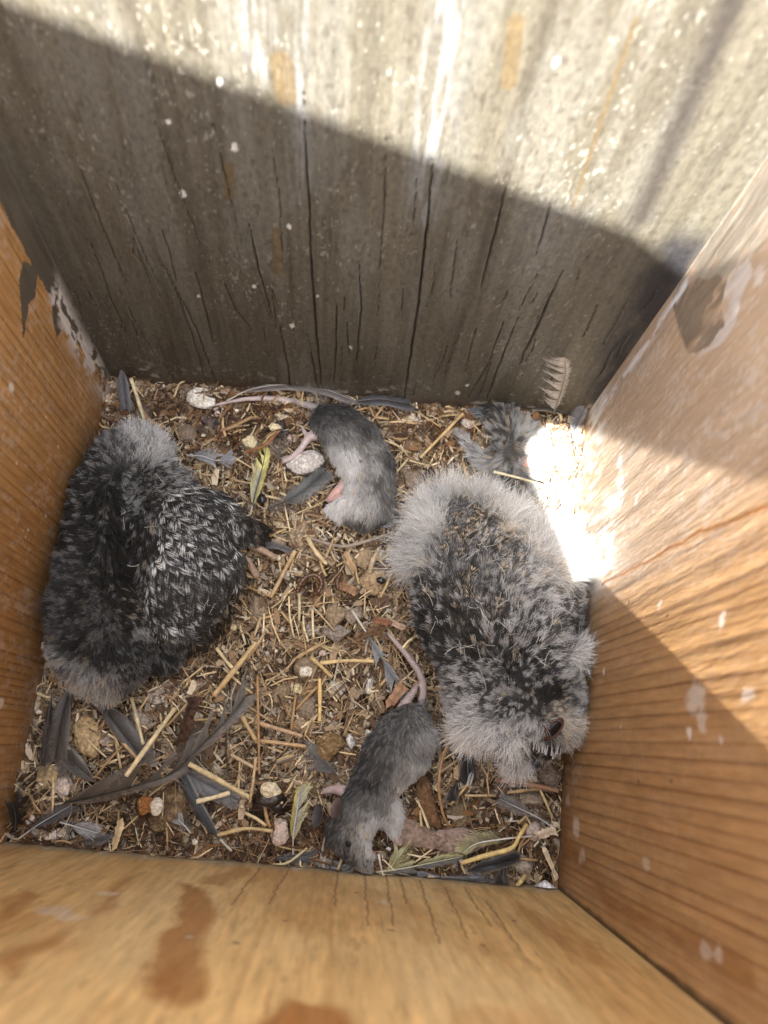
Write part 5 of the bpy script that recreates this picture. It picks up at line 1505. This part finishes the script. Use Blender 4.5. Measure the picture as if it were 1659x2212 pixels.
stalk('short golden straw slanting up in the middle of the litter', [(644, 1420, .007), (670, 1404, .009), (702, 1388, .006)], 8, TAN)
stalk('pale straw between the feather quill and the dark bark twig', [(284, 1508, .006), (296, 1555, .009), (309, 1608, .008)], 9, (.62, .54, .34))
stalk('thin rust-brown straw standing upright through the litter', [(556, 1460, .008), (558, 1560, .010), (560, 1672, .008)], 6, (.38, .23, .11))
stalk('broad golden straw above the grey torn feather', [(522, 1545, .007), (538, 1575, .009), (556, 1604, .007)], 10, GOLD)
stalk('slim tan straw beside the black dropping', [(552, 1638, .008), (547, 1685, .010), (540, 1733, .008)], 7, TAN)
stalk('brown straw lying beneath the straight dark feather', [(240, 1577, .005), (268, 1607, .007), (298, 1641, .006)], 8, (.48, .32, .18))
stalk('pale curved straw above the front board near the pink-white lump', [(470, 1804, .007), (530, 1790, .010), (588, 1795, .007)], 8, (.56, .42, .22))
stalk('flat pale wood splinter upright by the front board', [(262, 1774, .006), (255, 1800, .008), (246, 1830, .006)], 14, (.58, .44, .26), flat=.3, name='wood_splinter', cat='splinter', group='wood splinters')
stalk('bent golden straw with a raised knee at the front right', [(998, 1864, .010), (1050, 1848, .012), (1105, 1832, .014), (1122, 1806, .015), (1138, 1782, .012)], 10, (.62, .47, .19), n=18)
stalk('curved brown stem hooping beside the brown lump', [(998, 1566, .010), (962, 1618, .010), (948, 1690, .010), (955, 1750, .009), (968, 1783, .007)], 6.5, (.36, .20, .08), n=20, name='plant_stem', cat='stem', group='plant stems')
stalk('golden straw lying below the owlet beak near the right board', [(1096, 1712, .007), (1130, 1708, .008), (1167, 1704, .007)], 7, GOLD)
stalk('golden straw leaning down the right board foot', [(1167, 1706, .008), (1180, 1735, .008), (1193, 1766, .006)], 6, (.56, .42, .2))
stalk('reddish-brown split twig pointing at the right board', [(1070, 1684, .006), (1130, 1692, .009), (1206, 1708, .008)], 12, (.30, .17, .10), name='twig', cat='twig', group='twigs in the litter')
stalk('pale straw behind the white-tipped black feather', [(1034, 1602, .007), (1050, 1635, .008), (1066, 1666, .006)], 7, (.50, .40, .24))
stalk('cream splinter standing in the front right corner', [(1174, 1830, .008), (1188, 1862, .008), (1203, 1898, .006)], 10, (.66, .54, .36), name='wood_splinter', cat='splinter', group='wood splinters', flat=.35)
stalk('flat pale pinkish chip by the right board', [(1160, 1806, .008), (1178, 1800, .009), (1197, 1792, .008)], 17, (.60, .48, .35), flat=.25, name='wood_chip', cat='wood chip', group='wood chips')
stalk('hollow pale straw end at the front board beside the sooty feather', [(1114, 1917, .006), (1124, 1905, .008), (1134, 1892, .007)], 11, (.55, .42, .19), flat=.9)
stalk('pale straw pointing down from the grey twig', [(664, 1162, .007), (682, 1192, .009), (704, 1217, .007)], 11, (.62, .50, .30), flat=.5)
stalk('thin golden straw crossing the grey twig', [(722, 1160, .008), (714, 1180, .010), (705, 1202, .008)], 5, TAN)
stalk('tan straw below the owlet toes', [(637, 1190, .006), (612, 1238, .008), (585, 1290, .006)], 10, (.50, .36, .19))
stalk('curved silvery-grey twig below the curled mouse', [(664, 1160, .006), (700, 1172, .008), (745, 1180, .008), (795, 1168, .008), (838, 1154, .006)], 9, (.30, .25, .20), n=18, name='twig', cat='twig', group='twigs in the litter', flat=.7)
stalk('greenish pale straw under the curled millipede', [(646, 1282, .005), (647, 1310, .006), (646, 1340, .005)], 8, (.46, .40, .24))
stalk('thin cream straw left of the greenish straw', [(624, 1288, .006), (626, 1330, .008), (634, 1373, .006)], 5, PALE)
stalk('thin bent straw right of the greenish straw', [(655, 1330, .006), (657, 1358, .007), (666, 1386, .006)], 5, PALE)
stalk('golden straw leaning on the pale owlet flank', [(845, 1238, .010), (836, 1262, .009), (822, 1290, .007)], 6, GOLD)
stalk('reddish-brown bark chip beside the small millipede', [(734, 1264, .008), (751, 1270, .009), (769, 1279, .008)], 17, (.30, .17, .095), flat=.45, name='wood_chip', cat='wood chip', group='wood chips')
stalk('dark red wood chip by the pale owlet belly', [(809, 1338, .009), (826, 1342, .010), (845, 1347, .009)], 15, (.24, .115, .065), flat=.45, name='wood_chip', cat='wood chip', group='wood chips')
stalk('pinkish wood chip touching the dark red chip', [(846, 1344, .008), (858, 1350, .009), (872, 1357, .008)], 14, (.46, .33, .24), flat=.35, name='wood_chip', cat='wood chip', group='wood chips')
stalk('orange-brown wood chip beside the stretched mouse foot', [(872, 1478, .008), (857, 1500, .009), (841, 1523, .007)], 24, (.36, .21, .12), flat=.3, name='wood_chip', cat='wood chip', group='wood chips')
stalk('dark bark sliver above the mouse tail end', [(766, 1380, .008), (798, 1367, .010), (830, 1356, .008)], 15, (.17, .105, .06), flat=.5, name='bark_sliver', cat='bark', group='bark pieces', material=M_BARK)
stalk('tan wood chip standing by the tan clod', [(747, 1194, .008), (756, 1215, .009), (766, 1237, .007)], 13, (.48, .33, .19), flat=.4, name='wood_chip', cat='wood chip', group='wood chips')
stalk('grey-tan bent stick beside the white crumb', [(799, 1236, .006), (805, 1212, .009), (818, 1188, .008)], 13, (.46, .37, .25), flat=.6, name='twig', cat='twig', group='twigs in the litter')
stalk('rust-brown curved reed between the owlet and the curled mouse', [(530, 977, .008), (570, 962, .011), (603, 930, .010)], 9, RUST, name='plant_stem', cat='stem', group='plant stems', n=16)
stalk('flat brown blade beside the owlet tuft in the back left', [(306, 888, .006), (330, 912, .008), (357, 922, .007)], 9, (.36, .22, .11), flat=.4)
stalk('broad tan blade lying between the black droppings', [(478, 965 - 35, .006), (510, 918, .008), (545, 900, .007)], 9, (.36, .24, .13), flat=.4)
stalk('dark knotted bark twig between the straw and the torn feather', [(420, 1512, .006), (408, 1550, .011), (398, 1585, .010), (386, 1620, .006)], 24, (.085, .05, .035), name='bark_sliver', cat='bark', group='bark pieces', material=M_BARK, flat=.7, n=16)
stalk('white thread-thin splinter standing before the mouse nose', [(818, 1845, .012), (822, 1868, .012), (829, 1895, .009)], 4, (.72, .70, .66), name='wood_splinter', cat='splinter', group='wood splinters', flat=1)
stalk('pale double-bent straw left of the pellet', [(500, 1630, .007), (530, 1648, .009), (556, 1662, .007)], 8, (.55, .42, .26))
stalk('tan straw behind the round pellet', [(560, 1600, .007), (610, 1606, .009), (660, 1612, .007)], 8, (.52, .36, .19))
stalk('long pale straw left of the upright rust straw', [(553, 1560, .008), (600, 1574, .010), (652, 1590, .008)], 9, (.52, .36, .22))
stalk('pale straw lying under the owlet below its barred wing', [(468, 1400, .006), (490, 1430, .008), (515, 1455, .007)], 8, PALE)

# loose straw pieces that nothing tells apart
spots = []
for i in range(150):
    c_ = sample_inside(1)[0]
    th = random.uniform(0, math.pi); l = random.uniform(.007, .019)
    a = np.array([c_[0] - l / 2 * math.cos(th), c_[1] - l / 2 * math.sin(th)]); b = np.array([c_[0] + l / 2 * math.cos(th), c_[1] + l / 2 * math.sin(th)])
    z = random.uniform(.0025, .0058)
    pts = clampin(np.array([[a[0], a[1], z + random.uniform(-.001, .001)], [(a[0] + b[0]) / 2 + random.gauss(0, .0004), (a[1] + b[1]) / 2 + random.gauss(0, .0004), z + .0004], [b[0], b[1], z + random.uniform(-.001, .001)]]))
    L_ = smoothline(pts, 6)
    V, Fc = tube(L_, random.uniform(.00035, .0008), 6)
    V[:, 2] = np.repeat(L_[:, 2], 6) + (V[:, 2] - np.repeat(L_[:, 2], 6)) * .5
    cl_ = np.array(random.choice([PALE, GOLD, TAN, (.56, .44, .25), (.42, .27, .13)])) * random.uniform(.8, 1.15)
    ob = mesh('straw_piece', clampin(V) - L_[0], Fc, M_STRAW, None, np.tile(cl_, (len(V), 1)) * RNG.uniform(.9, 1.1, (len(V), 1)))
    ob.location = L_[0]
    tag(ob, 'short loose straw piece lying in the nest litter', 'straw', 'short loose straw pieces')


# ------------------------------------------------------------------ clods, droppings, pellets, pebble
def lump(label, u, v, r, colr, z=None, top=None, sq=(1.0, 1.0, .75), rot=0.0, rough=0.30, freq=3.4, name='clod', cat='clod', group=None, material=None, seed=None, mott=None, subdiv=4, topfrom=.25):
    bm = bmesh.new()
    bmesh.ops.create_icosphere(bm, subdivisions=subdiv, radius=1.0)
    rm = r * pxm(.005)
    sd_ = seed if seed is not None else random.randint(0, 9999)
    zz = rm * sq[2] * .15 if z is None else z - rm * .1
    c = F(u, v, zz)
    V = np.array([w_.co[:] for w_ in bm.verts])
    Fc = [tuple(x.index for x in f.verts) for f in bm.faces]
    bm.free()
    def n3(V, f, s):
        return (fbm(V[:, 0] * f + 7, V[:, 1] * f + V[:, 2] * f * .7, s, 3) + fbm(V[:, 1] * f + 3, V[:, 2] * f + V[:, 0] * f * .6, s + 9, 3)) / 2 - .5
    rg = np.random.default_rng(sd_)
    d = np.ones(len(V)) * 1.12
    for q in range(13):
        pn = rg.normal(0, 1, 3); pn /= np.linalg.norm(pn)
        hh = rg.uniform(1.0 - min(.55, rough * 1.6), 1.08)
        dt = V @ pn
        d = np.minimum(d, np.where(dt > 0.05, hh / np.maximum(dt, 0.05), 9))
    d = d + rough * 1.3 * n3(V, freq * .6, sd_) + rough * .45 * n3(V, freq * 2.4, sd_ + 31)
    Pn = V * d[:, None]
    cc = np.tile(np.array(colr, float), (len(V), 1)) * (1 + .5 * n3(V, freq * 2.5, sd_ + 50))[:, None]
    if mott is not None:
        k = n3(V, freq * 1.3, sd_ + 70) > mott[0]
        cc[k] = np.array(mott[1])
    if top is not None:
        k = V[:, 2] + .5 * n3(V, freq, sd_ + 90) > topfrom
        cc[k] = np.array(top) * (1 + .3 * n3(V[k], 4, sd_ + 95))[:, None]
    X = Pn * np.array(sq) * rm
    cr0, sr0 = math.cos(rot), math.sin(rot)
    X = np.stack([X[:, 0] * cr0 - X[:, 1] * sr0, X[:, 0] * sr0 + X[:, 1] * cr0, X[:, 2]], 1)
    W_ = clampin(X + c)
    o = np.array([c[0], c[1], 0.0])
    ob = mesh(name, W_ - o, Fc, material or M_CLOD, None, cc)
    ob.location = o
    tag(ob, label, cat, group)
    return ob


TANC = (0.33, 0.255, 0.17); GRY = (0.27, 0.225, 0.175); WHT = (0.74, 0.70, 0.62); CRM = (0.72, 0.64, 0.42); PNK = (0.66, 0.53, 0.46); BLKD = (0.035, 0.028, 0.024)
lump('large oval pebble with a white crusted top beside the curled mouse foot', 661, 1001, 40, (.12, .10, .085), sq=(1.05, .72, .62), top=(.66, .63, .60), rough=.08, name='pebble', cat='pebble', rot=.15, topfrom=.38, mott=(.16, (.5, .42, .36)))
lump('bright white crumbly lump at the foot of the back board', 436, 863, 31, (.80, .77, .70), sq=(1.05, .8, .7), rough=.25, name='white_dropping', cat='dropping', mott=(.17, (.66, .58, .42)))
lump('black dropping with pink patches below the bright white lump', 477, 895, 21, BLKD, sq=(1.2, .7, .8), mott=(.07, PNK), name='dropping', cat='dropping', material=M_SHINE)
lump('black dropping with a cream cap near the brown reed', 600, 925, 24, BLKD, sq=(.8, 1.1, .7), name='dropping', cat='dropping', material=M_SHINE)
lump('cream flake on the black dropping by the reed', 592, 922, 14, CRM, z=.0085, sq=(1.1, .9, .45), name='dropping_flake', cat='flake', rough=.3)
lump('pale bone-coloured flake above the cream flake', 607, 901, 17, (.68, .60, .48), sq=(1.1, .75, .6), name='dropping_flake', cat='flake', rough=.3, mott=(.14, BLKD))
lump('grey-and-cream clod at the reed end', 542, 955, 20, GRY, top=CRM, name='clod', cat='clod', topfrom=.5)
lump('small pinkish pebble beside the mouse foot', 630, 948, 11, PNK, rough=.1, name='pebble', cat='pebble')
lump('round grey-brown clod near the owlet tuft', 404, 937, 20, (.24, .19, .145), rough=.14)
lump('dark round clod in the back left corner by the pale straw', 310, 893, 19, (.17, .13, .10), rough=.12)
lump('white-edged dark clod left of the pink-patched dropping', 443, 905, 17, (.13, .10, .085), mott=(.17, WHT))
lump('round crusty brown pellet in front of the stretched mouse', 710, 1608, 32, (.27, .18, .09), sq=(1, .95, .85), rough=.3, freq=6, name='owl_pellet', cat='pellet', mott=(.14, (.50, .38, .22)))
lump('white chip resting against the brown pellet', 757, 1604, 14, (.78, .77, .74), sq=(.6, 1.1, .8), rot=.3, rough=.15, name='white_chip', cat='chip')
lump('shiny orange-brown nodule on the mossy lump', 313, 1741, 17, (.26, .12, .045), z=.012, rough=.22, name='nodule', cat='nodule', mott=(.13, (.40, .22, .09)))
lump('white shell-like crumb beside the orange-brown nodule', 338, 1742, 14, (.74, .68, .58), z=.012, sq=(.8, 1.1, .8), rough=.15, name='white_crumb', cat='crumb')
lump('fibrous brown mossy lump below the large curved feather', 350, 1745, 44, (.15, .10, .06), sq=(1.1, .85, .32), rough=.42, mott=(.08, (.26, .19, .11)), freq=6, name='moss_lump', cat='moss')
lump('glossy black dropping in stacked coils', 583, 1740, 34, (.022, .017, .014), sq=(1.1, .75, .5), rough=.12, name='dropping', cat='dropping', material=M_SHINE)
lump('upper coil of the black dropping', 582, 1724, 24, (.026, .02, .016), z=.010, sq=(1.1, .75, .5), rough=.12, name='dropping', cat='dropping', material=M_SHINE)
lump('cream round cap on top of the black coiled dropping', 586, 1706, 18, (.76, .68, .48), z=.0135, sq=(1.05, .8, .5), rough=.16, name='cream_dropping', cat='dropping')
lump('pink-white lump beside the yellow-edged feather', 604, 1793, 27, (.66, .53, .45), sq=(.8, 1.1, .75), rough=.22, name='white_dropping', cat='dropping', mott=(.15, (.45, .33, .27)))
lump('pink-white crumbling lump in front of the left board', 138, 1700, 23, (.70, .60, .52), sq=(.8, 1.3, .7), rot=-.3, rough=.25, name='white_dropping', cat='dropping')
lump('ragged white flake at the front left corner', 118, 1804, 18, (.76, .66, .57), sq=(1.5, .6, .5), rot=.35, rough=.35, name='dropping_flake', cat='flake')
lump('small white crumb against the left board foot', 92, 1685, 9, WHT, name='white_crumb', cat='crumb')
lump('cream crumb stuck beside the dark owlet head', 96, 1396, 8, (.70, .58, .38), z=.012, name='white_crumb', cat='crumb')
lump('pale stony clod above the straight straw', 308, 1553, 22, (.42, .36, .30), sq=(1.2, .85, .7), mott=(.15, (.62, .56, .5)))
lump('whitish clod just below the dark owlet', 342, 1498, 21, (.52, .46, .40), mott=(.12, (.3, .24, .19)))
lump('pinkish clod between the tan bark and the straw', 226, 1598, 14, (.50, .40, .34))
lump('tan grey clod under the bark sliver', 727, 1330, 25, TANC, sq=(.9, 1.15, .75))
lump('grey crusted clod in the middle with white specks', 728, 1367, 27, (.30, .26, .22), sq=(1.15, .8, .75), mott=(.2, WHT))
lump('tan clod topped with a white crumb', 662, 1441, 24, TANC)
lump('white crumb sitting on the tan clod', 661, 1452, 12, (.78, .73, .62), z=.009, sq=(1.1, .9, .6), rough=.2, name='white_crumb', cat='crumb')
lump('speckled whitish clod left of the grey crusted clod', 674, 1362, 18, (.34, .29, .24), mott=(.05, (.68, .64, .58)))
lump('large tan clod with a pale yellow face near the grey twig', 646, 1163, 30, (.36, .28, .20), sq=(.9, 1.15, .7), mott=(.12, (.62, .52, .33)))
lump('tan clod in front of the curled mouse', 784, 1206, 26, (.38, .29, .19), sq=(1.1, .85, .7))
lump('tan sandy clod beside the pale owlet', 803, 1255, 29, (.44, .33, .20), sq=(1.2, .9, .65))
lump('glossy black seed beside the tan sandy clod', 823, 1254, 8, (.02, .02, .022), z=.009, rough=.04, name='seed', cat='seed', material=M_SHINE, sq=(1.2, .9, .8))
lump('white crumb at the owlet side of the grey-tan stick', 823, 1198, 13, (.72, .68, .58), name='white_crumb', cat='crumb', rough=.3)
lump('cream crumb beneath the pale owlet tuft', 843, 1190, 9, (.70, .60, .44), name='white_crumb', cat='crumb')
lump('mottled white clod in the open middle', 724, 1488, 20, (.56, .52, .45), sq=(1.05, 1.1, .75), mott=(.12, (.3, .25, .2)))
lump('clean white crumb right of the mottled clod', 797, 1481, 14, (.80, .78, .72), sq=(.8, 1.2, .8), name='white_crumb', cat='crumb')
lump('pale yellow crumb left of the mottled clod', 646, 1488, 13, (.76, .67, .40), sq=(1.25, .8, .7), name='white_crumb', cat='crumb')
lump('grey-brown clod below the pale yellow crumb', 668, 1528, 26, (.30, .24, .18))
lump('small tan clod left of the vertical golden straw', 610, 1502, 20, TANC)
lump('brown clod next to the tan straw', 556, 1318, 26, (.31, .245, .175), sq=(.8, 1.2, .7))
lump('large grey-tan clod below the owlet wing tip', 600, 1168, 17, (.37, .30, .22))
lump('grey clod above the mouse tail end', 764, 1330, 20, (.32, .27, .215))
lump('tan clod beside the vertical golden straw', 652, 1560, 22, (.36, .28, .19))
lump('long brown pellet lump lying beside the mouse foreleg', 922, 1728, 38, (.20, .115, .06), sq=(.62, 1.45, .6), rot=.55, rough=.26, freq=5, name='owl_pellet', cat='pellet', mott=(.17, (.36, .20, .10)))
lump('dark crusty lump under the curved brown stem', 990, 1757, 26, (.22, .165, .10), rough=.24, freq=5)
lump('grey-brown round clod against the right board', 1185, 1673, 24, (.26, .20, .155), rough=.12)
lump('rusty brown clod below the pale owlet', 1096, 1668, 30, (.17, .09, .045), rough=.25, sq=(1.2, .8, .65))
lump('grey bark lump near the wispy feather', 1100, 1738, 27, (.28, .22, .17), sq=(1.2, .7, .6), rough=.3, name='bark_lump', cat='bark', material=M_BARK)
lump('sandy clod beside the right board', 1142, 1728, 24, (.36, .29, .21), sq=(1.1, .8, .6))
lump('grey clod in the front right corner', 1128, 1866, 22, (.36, .30, .24), sq=(1, .9, .7))
lump('tan crumb on a straw below the black feather', 1072, 1668, 10, (.46, .36, .24))
lump('pinkish white crumb behind the pale chip', 1148, 1795, 18, (.66, .54, .47), rough=.3, name='white_crumb', cat='crumb')
lump('white plaster lump at the front right corner of the box', 1178, 1922, 19, (.80, .80, .82), sq=(1.2, .8, .8), rough=.28, name='plaster_lump', cat='plaster', freq=5, z=.004)
lump('tan nut-like lump under the pale owlet cheek', 982, 1546, 20, (.46, .33, .21), sq=(1, 1.1, .8), rough=.1)
lump('orange sliver crumb at the stretched mouse hip', 928, 1568, 11, (.50, .22, .10), sq=(1.5, .6, .6), rot=-.5, rough=.15)
lump('pale crumb beside the remains near the back board', 1013, 915, 18, (.52, .46, .40), mott=(.15, WHT))
lump('brown clod beside the curled mouse head', 892, 1040, 22, (.29, .22, .16))
lump('white crumb between the curled mouse and the pale owlet', 912, 1056, 13, (.70, .65, .55), rough=.3, name='white_crumb', cat='crumb')
lump('tan crumb by the curled mouse back', 900, 985, 12, (.60, .52, .40), name='white_crumb', cat='crumb')
lump('thick white crust in the sunlit back right corner', 1215, 985, 40, (.36, .33, .29), sq=(.5, 1.25, .28), rough=.4, freq=5, name='white_crust', cat='crust', mott=(.16, (.5, .36, .2)), z=.003)
lump('second white crust patch below the sunlit corner', 1222, 1085, 38, (.36, .34, .30), sq=(.42, 1.35, .26), rough=.4, freq=5, name='white_crust', cat='crust', mott=(.17, (.46, .34, .2)), z=.003)
lump('tan block of bark beside the left feathers', 183, 1600, 40, (.54, .40, .22), sq=(.72, 1.1, .3), rot=.2, rough=.3, freq=5, name='bark_piece', cat='bark', group='bark pieces', material=M_BARK)
lump('upright tan bark scrap at the left board', 102, 1670, 26, (.42, .32, .18), sq=(.75, 1.25, .4), rough=.3, name='bark_piece', cat='bark', group='bark pieces', material=M_BARK)
lump('long mauve-brown bark flake before the front board', 900, 1802, 34, (.26, .19, .15), sq=(1.6, .75, .25), rot=-.05, rough=.3, freq=4, name='bark_flake', cat='bark', group='bark pieces', material=M_BARK, z=.006)
lump('second mauve-brown bark flake joined to the long one', 985, 1814, 33, (.29, .215, .18), sq=(1.6, .75, .25), rot=-.05, rough=.3, freq=4, name='bark_flake', cat='bark', group='bark pieces', material=M_BARK, z=.0055)
lump('glossy black beetle shell below the yellow-green feather', 566, 1078, 9, (.02, .02, .022), z=.004, rough=.04, name='beetle_shell', cat='beetle', material=M_SHINE, sq=(1, 1.2, .8))
lump('small reddish chip at the curled mouse head', 930, 1045, 9, (.52, .26, .12), sq=(1.4, .7, .6), rough=.15, name='wood_crumb', cat='crumb')
for i in range(70):
    while True:
        c_ = sample_inside(1)[0]
        q = proj(np.array([c_[0], c_[1], 0.0]))
        if 90 < q[0] < 1220: break
    lump('small tan soil crumb in the litter', q[0], q[1], random.uniform(5, 10), random.choice([TANC, GRY, (.2, .15, .1), (.30, .235, .165)]), rough=.36, name='soil_crumb', cat='crumb', group='small soil crumbs', subdiv=3)
for i in range(34):
    c_ = sample_inside(1)[0]
    q = proj(np.array([c_[0], c_[1], 0.0]))
    lump('tiny white crumb in the litter', q[0], q[1], random.uniform(4, 8), random.choice([WHT, CRM, PNK]), z=.0035, rough=.25, name='white_speck', cat='crumb', group='tiny white crumbs', subdiv=2)


# ------------------------------------------------------------------ millipedes
def millipede(label, pts, wpx, n):
    L_ = smoothline([F(*q) for q in pts], n)
    r = .5 * wpx * pxm(.007)
    rr = np.array([r * (1.0 if i % 3 else .74) for i in range(n)]); rr[0] *= .5; rr[-1] *= .5
    V, Fc = tube(L_, rr, 9)
    c = np.tile(np.array((.10, .05, .03)), (len(V), 1)) * np.repeat([1.3 if i % 3 else .5 for i in range(n)], 9)[:, None]
    ob = mesh('millipede', V - L_[0], Fc, M_SHINE, None, c); ob.location = L_[0]
    tag(ob, label, 'millipede', 'millipedes')
    T = np.gradient(L_, axis=0); T /= np.linalg.norm(T, axis=1)[:, None]
    lv = []; lf = []; k = 0
    for i in range(2, n - 2, 1):
        s = np.cross(T[i], [0, 0, 1.0]); s /= np.linalg.norm(s)
        for sg in (-1, 1):
            a = L_[i] + s * sg * r * .7 - np.array([0, 0, r * .5]); b = L_[i] + s * sg * r * 1.9 - np.array([0, 0, r * 1.0])
            v, f = tube([a, b], .00007, 4)
            lv.append(v); lf += [tuple(q + k for q in ff) for ff in f]; k += len(v)
    lg = mesh('legs', np.vstack(lv) - L_[0], lf, M_SHINE, None, (.20, .11, .06)); lg.parent = ob
    return ob


millipede('curled brown millipede in the open middle of the litter', [(642, 1280, .006), (648, 1262, .0075), (664, 1245, .008), (684, 1243, .008), (695, 1258, .0075), (688, 1276, .007), (670, 1288, .005)], 11, 46)
millipede('short dark millipede beside the reddish-brown chip', [(731, 1274, .008), (728, 1256, .0085), (738, 1236, .007)], 10, 24)
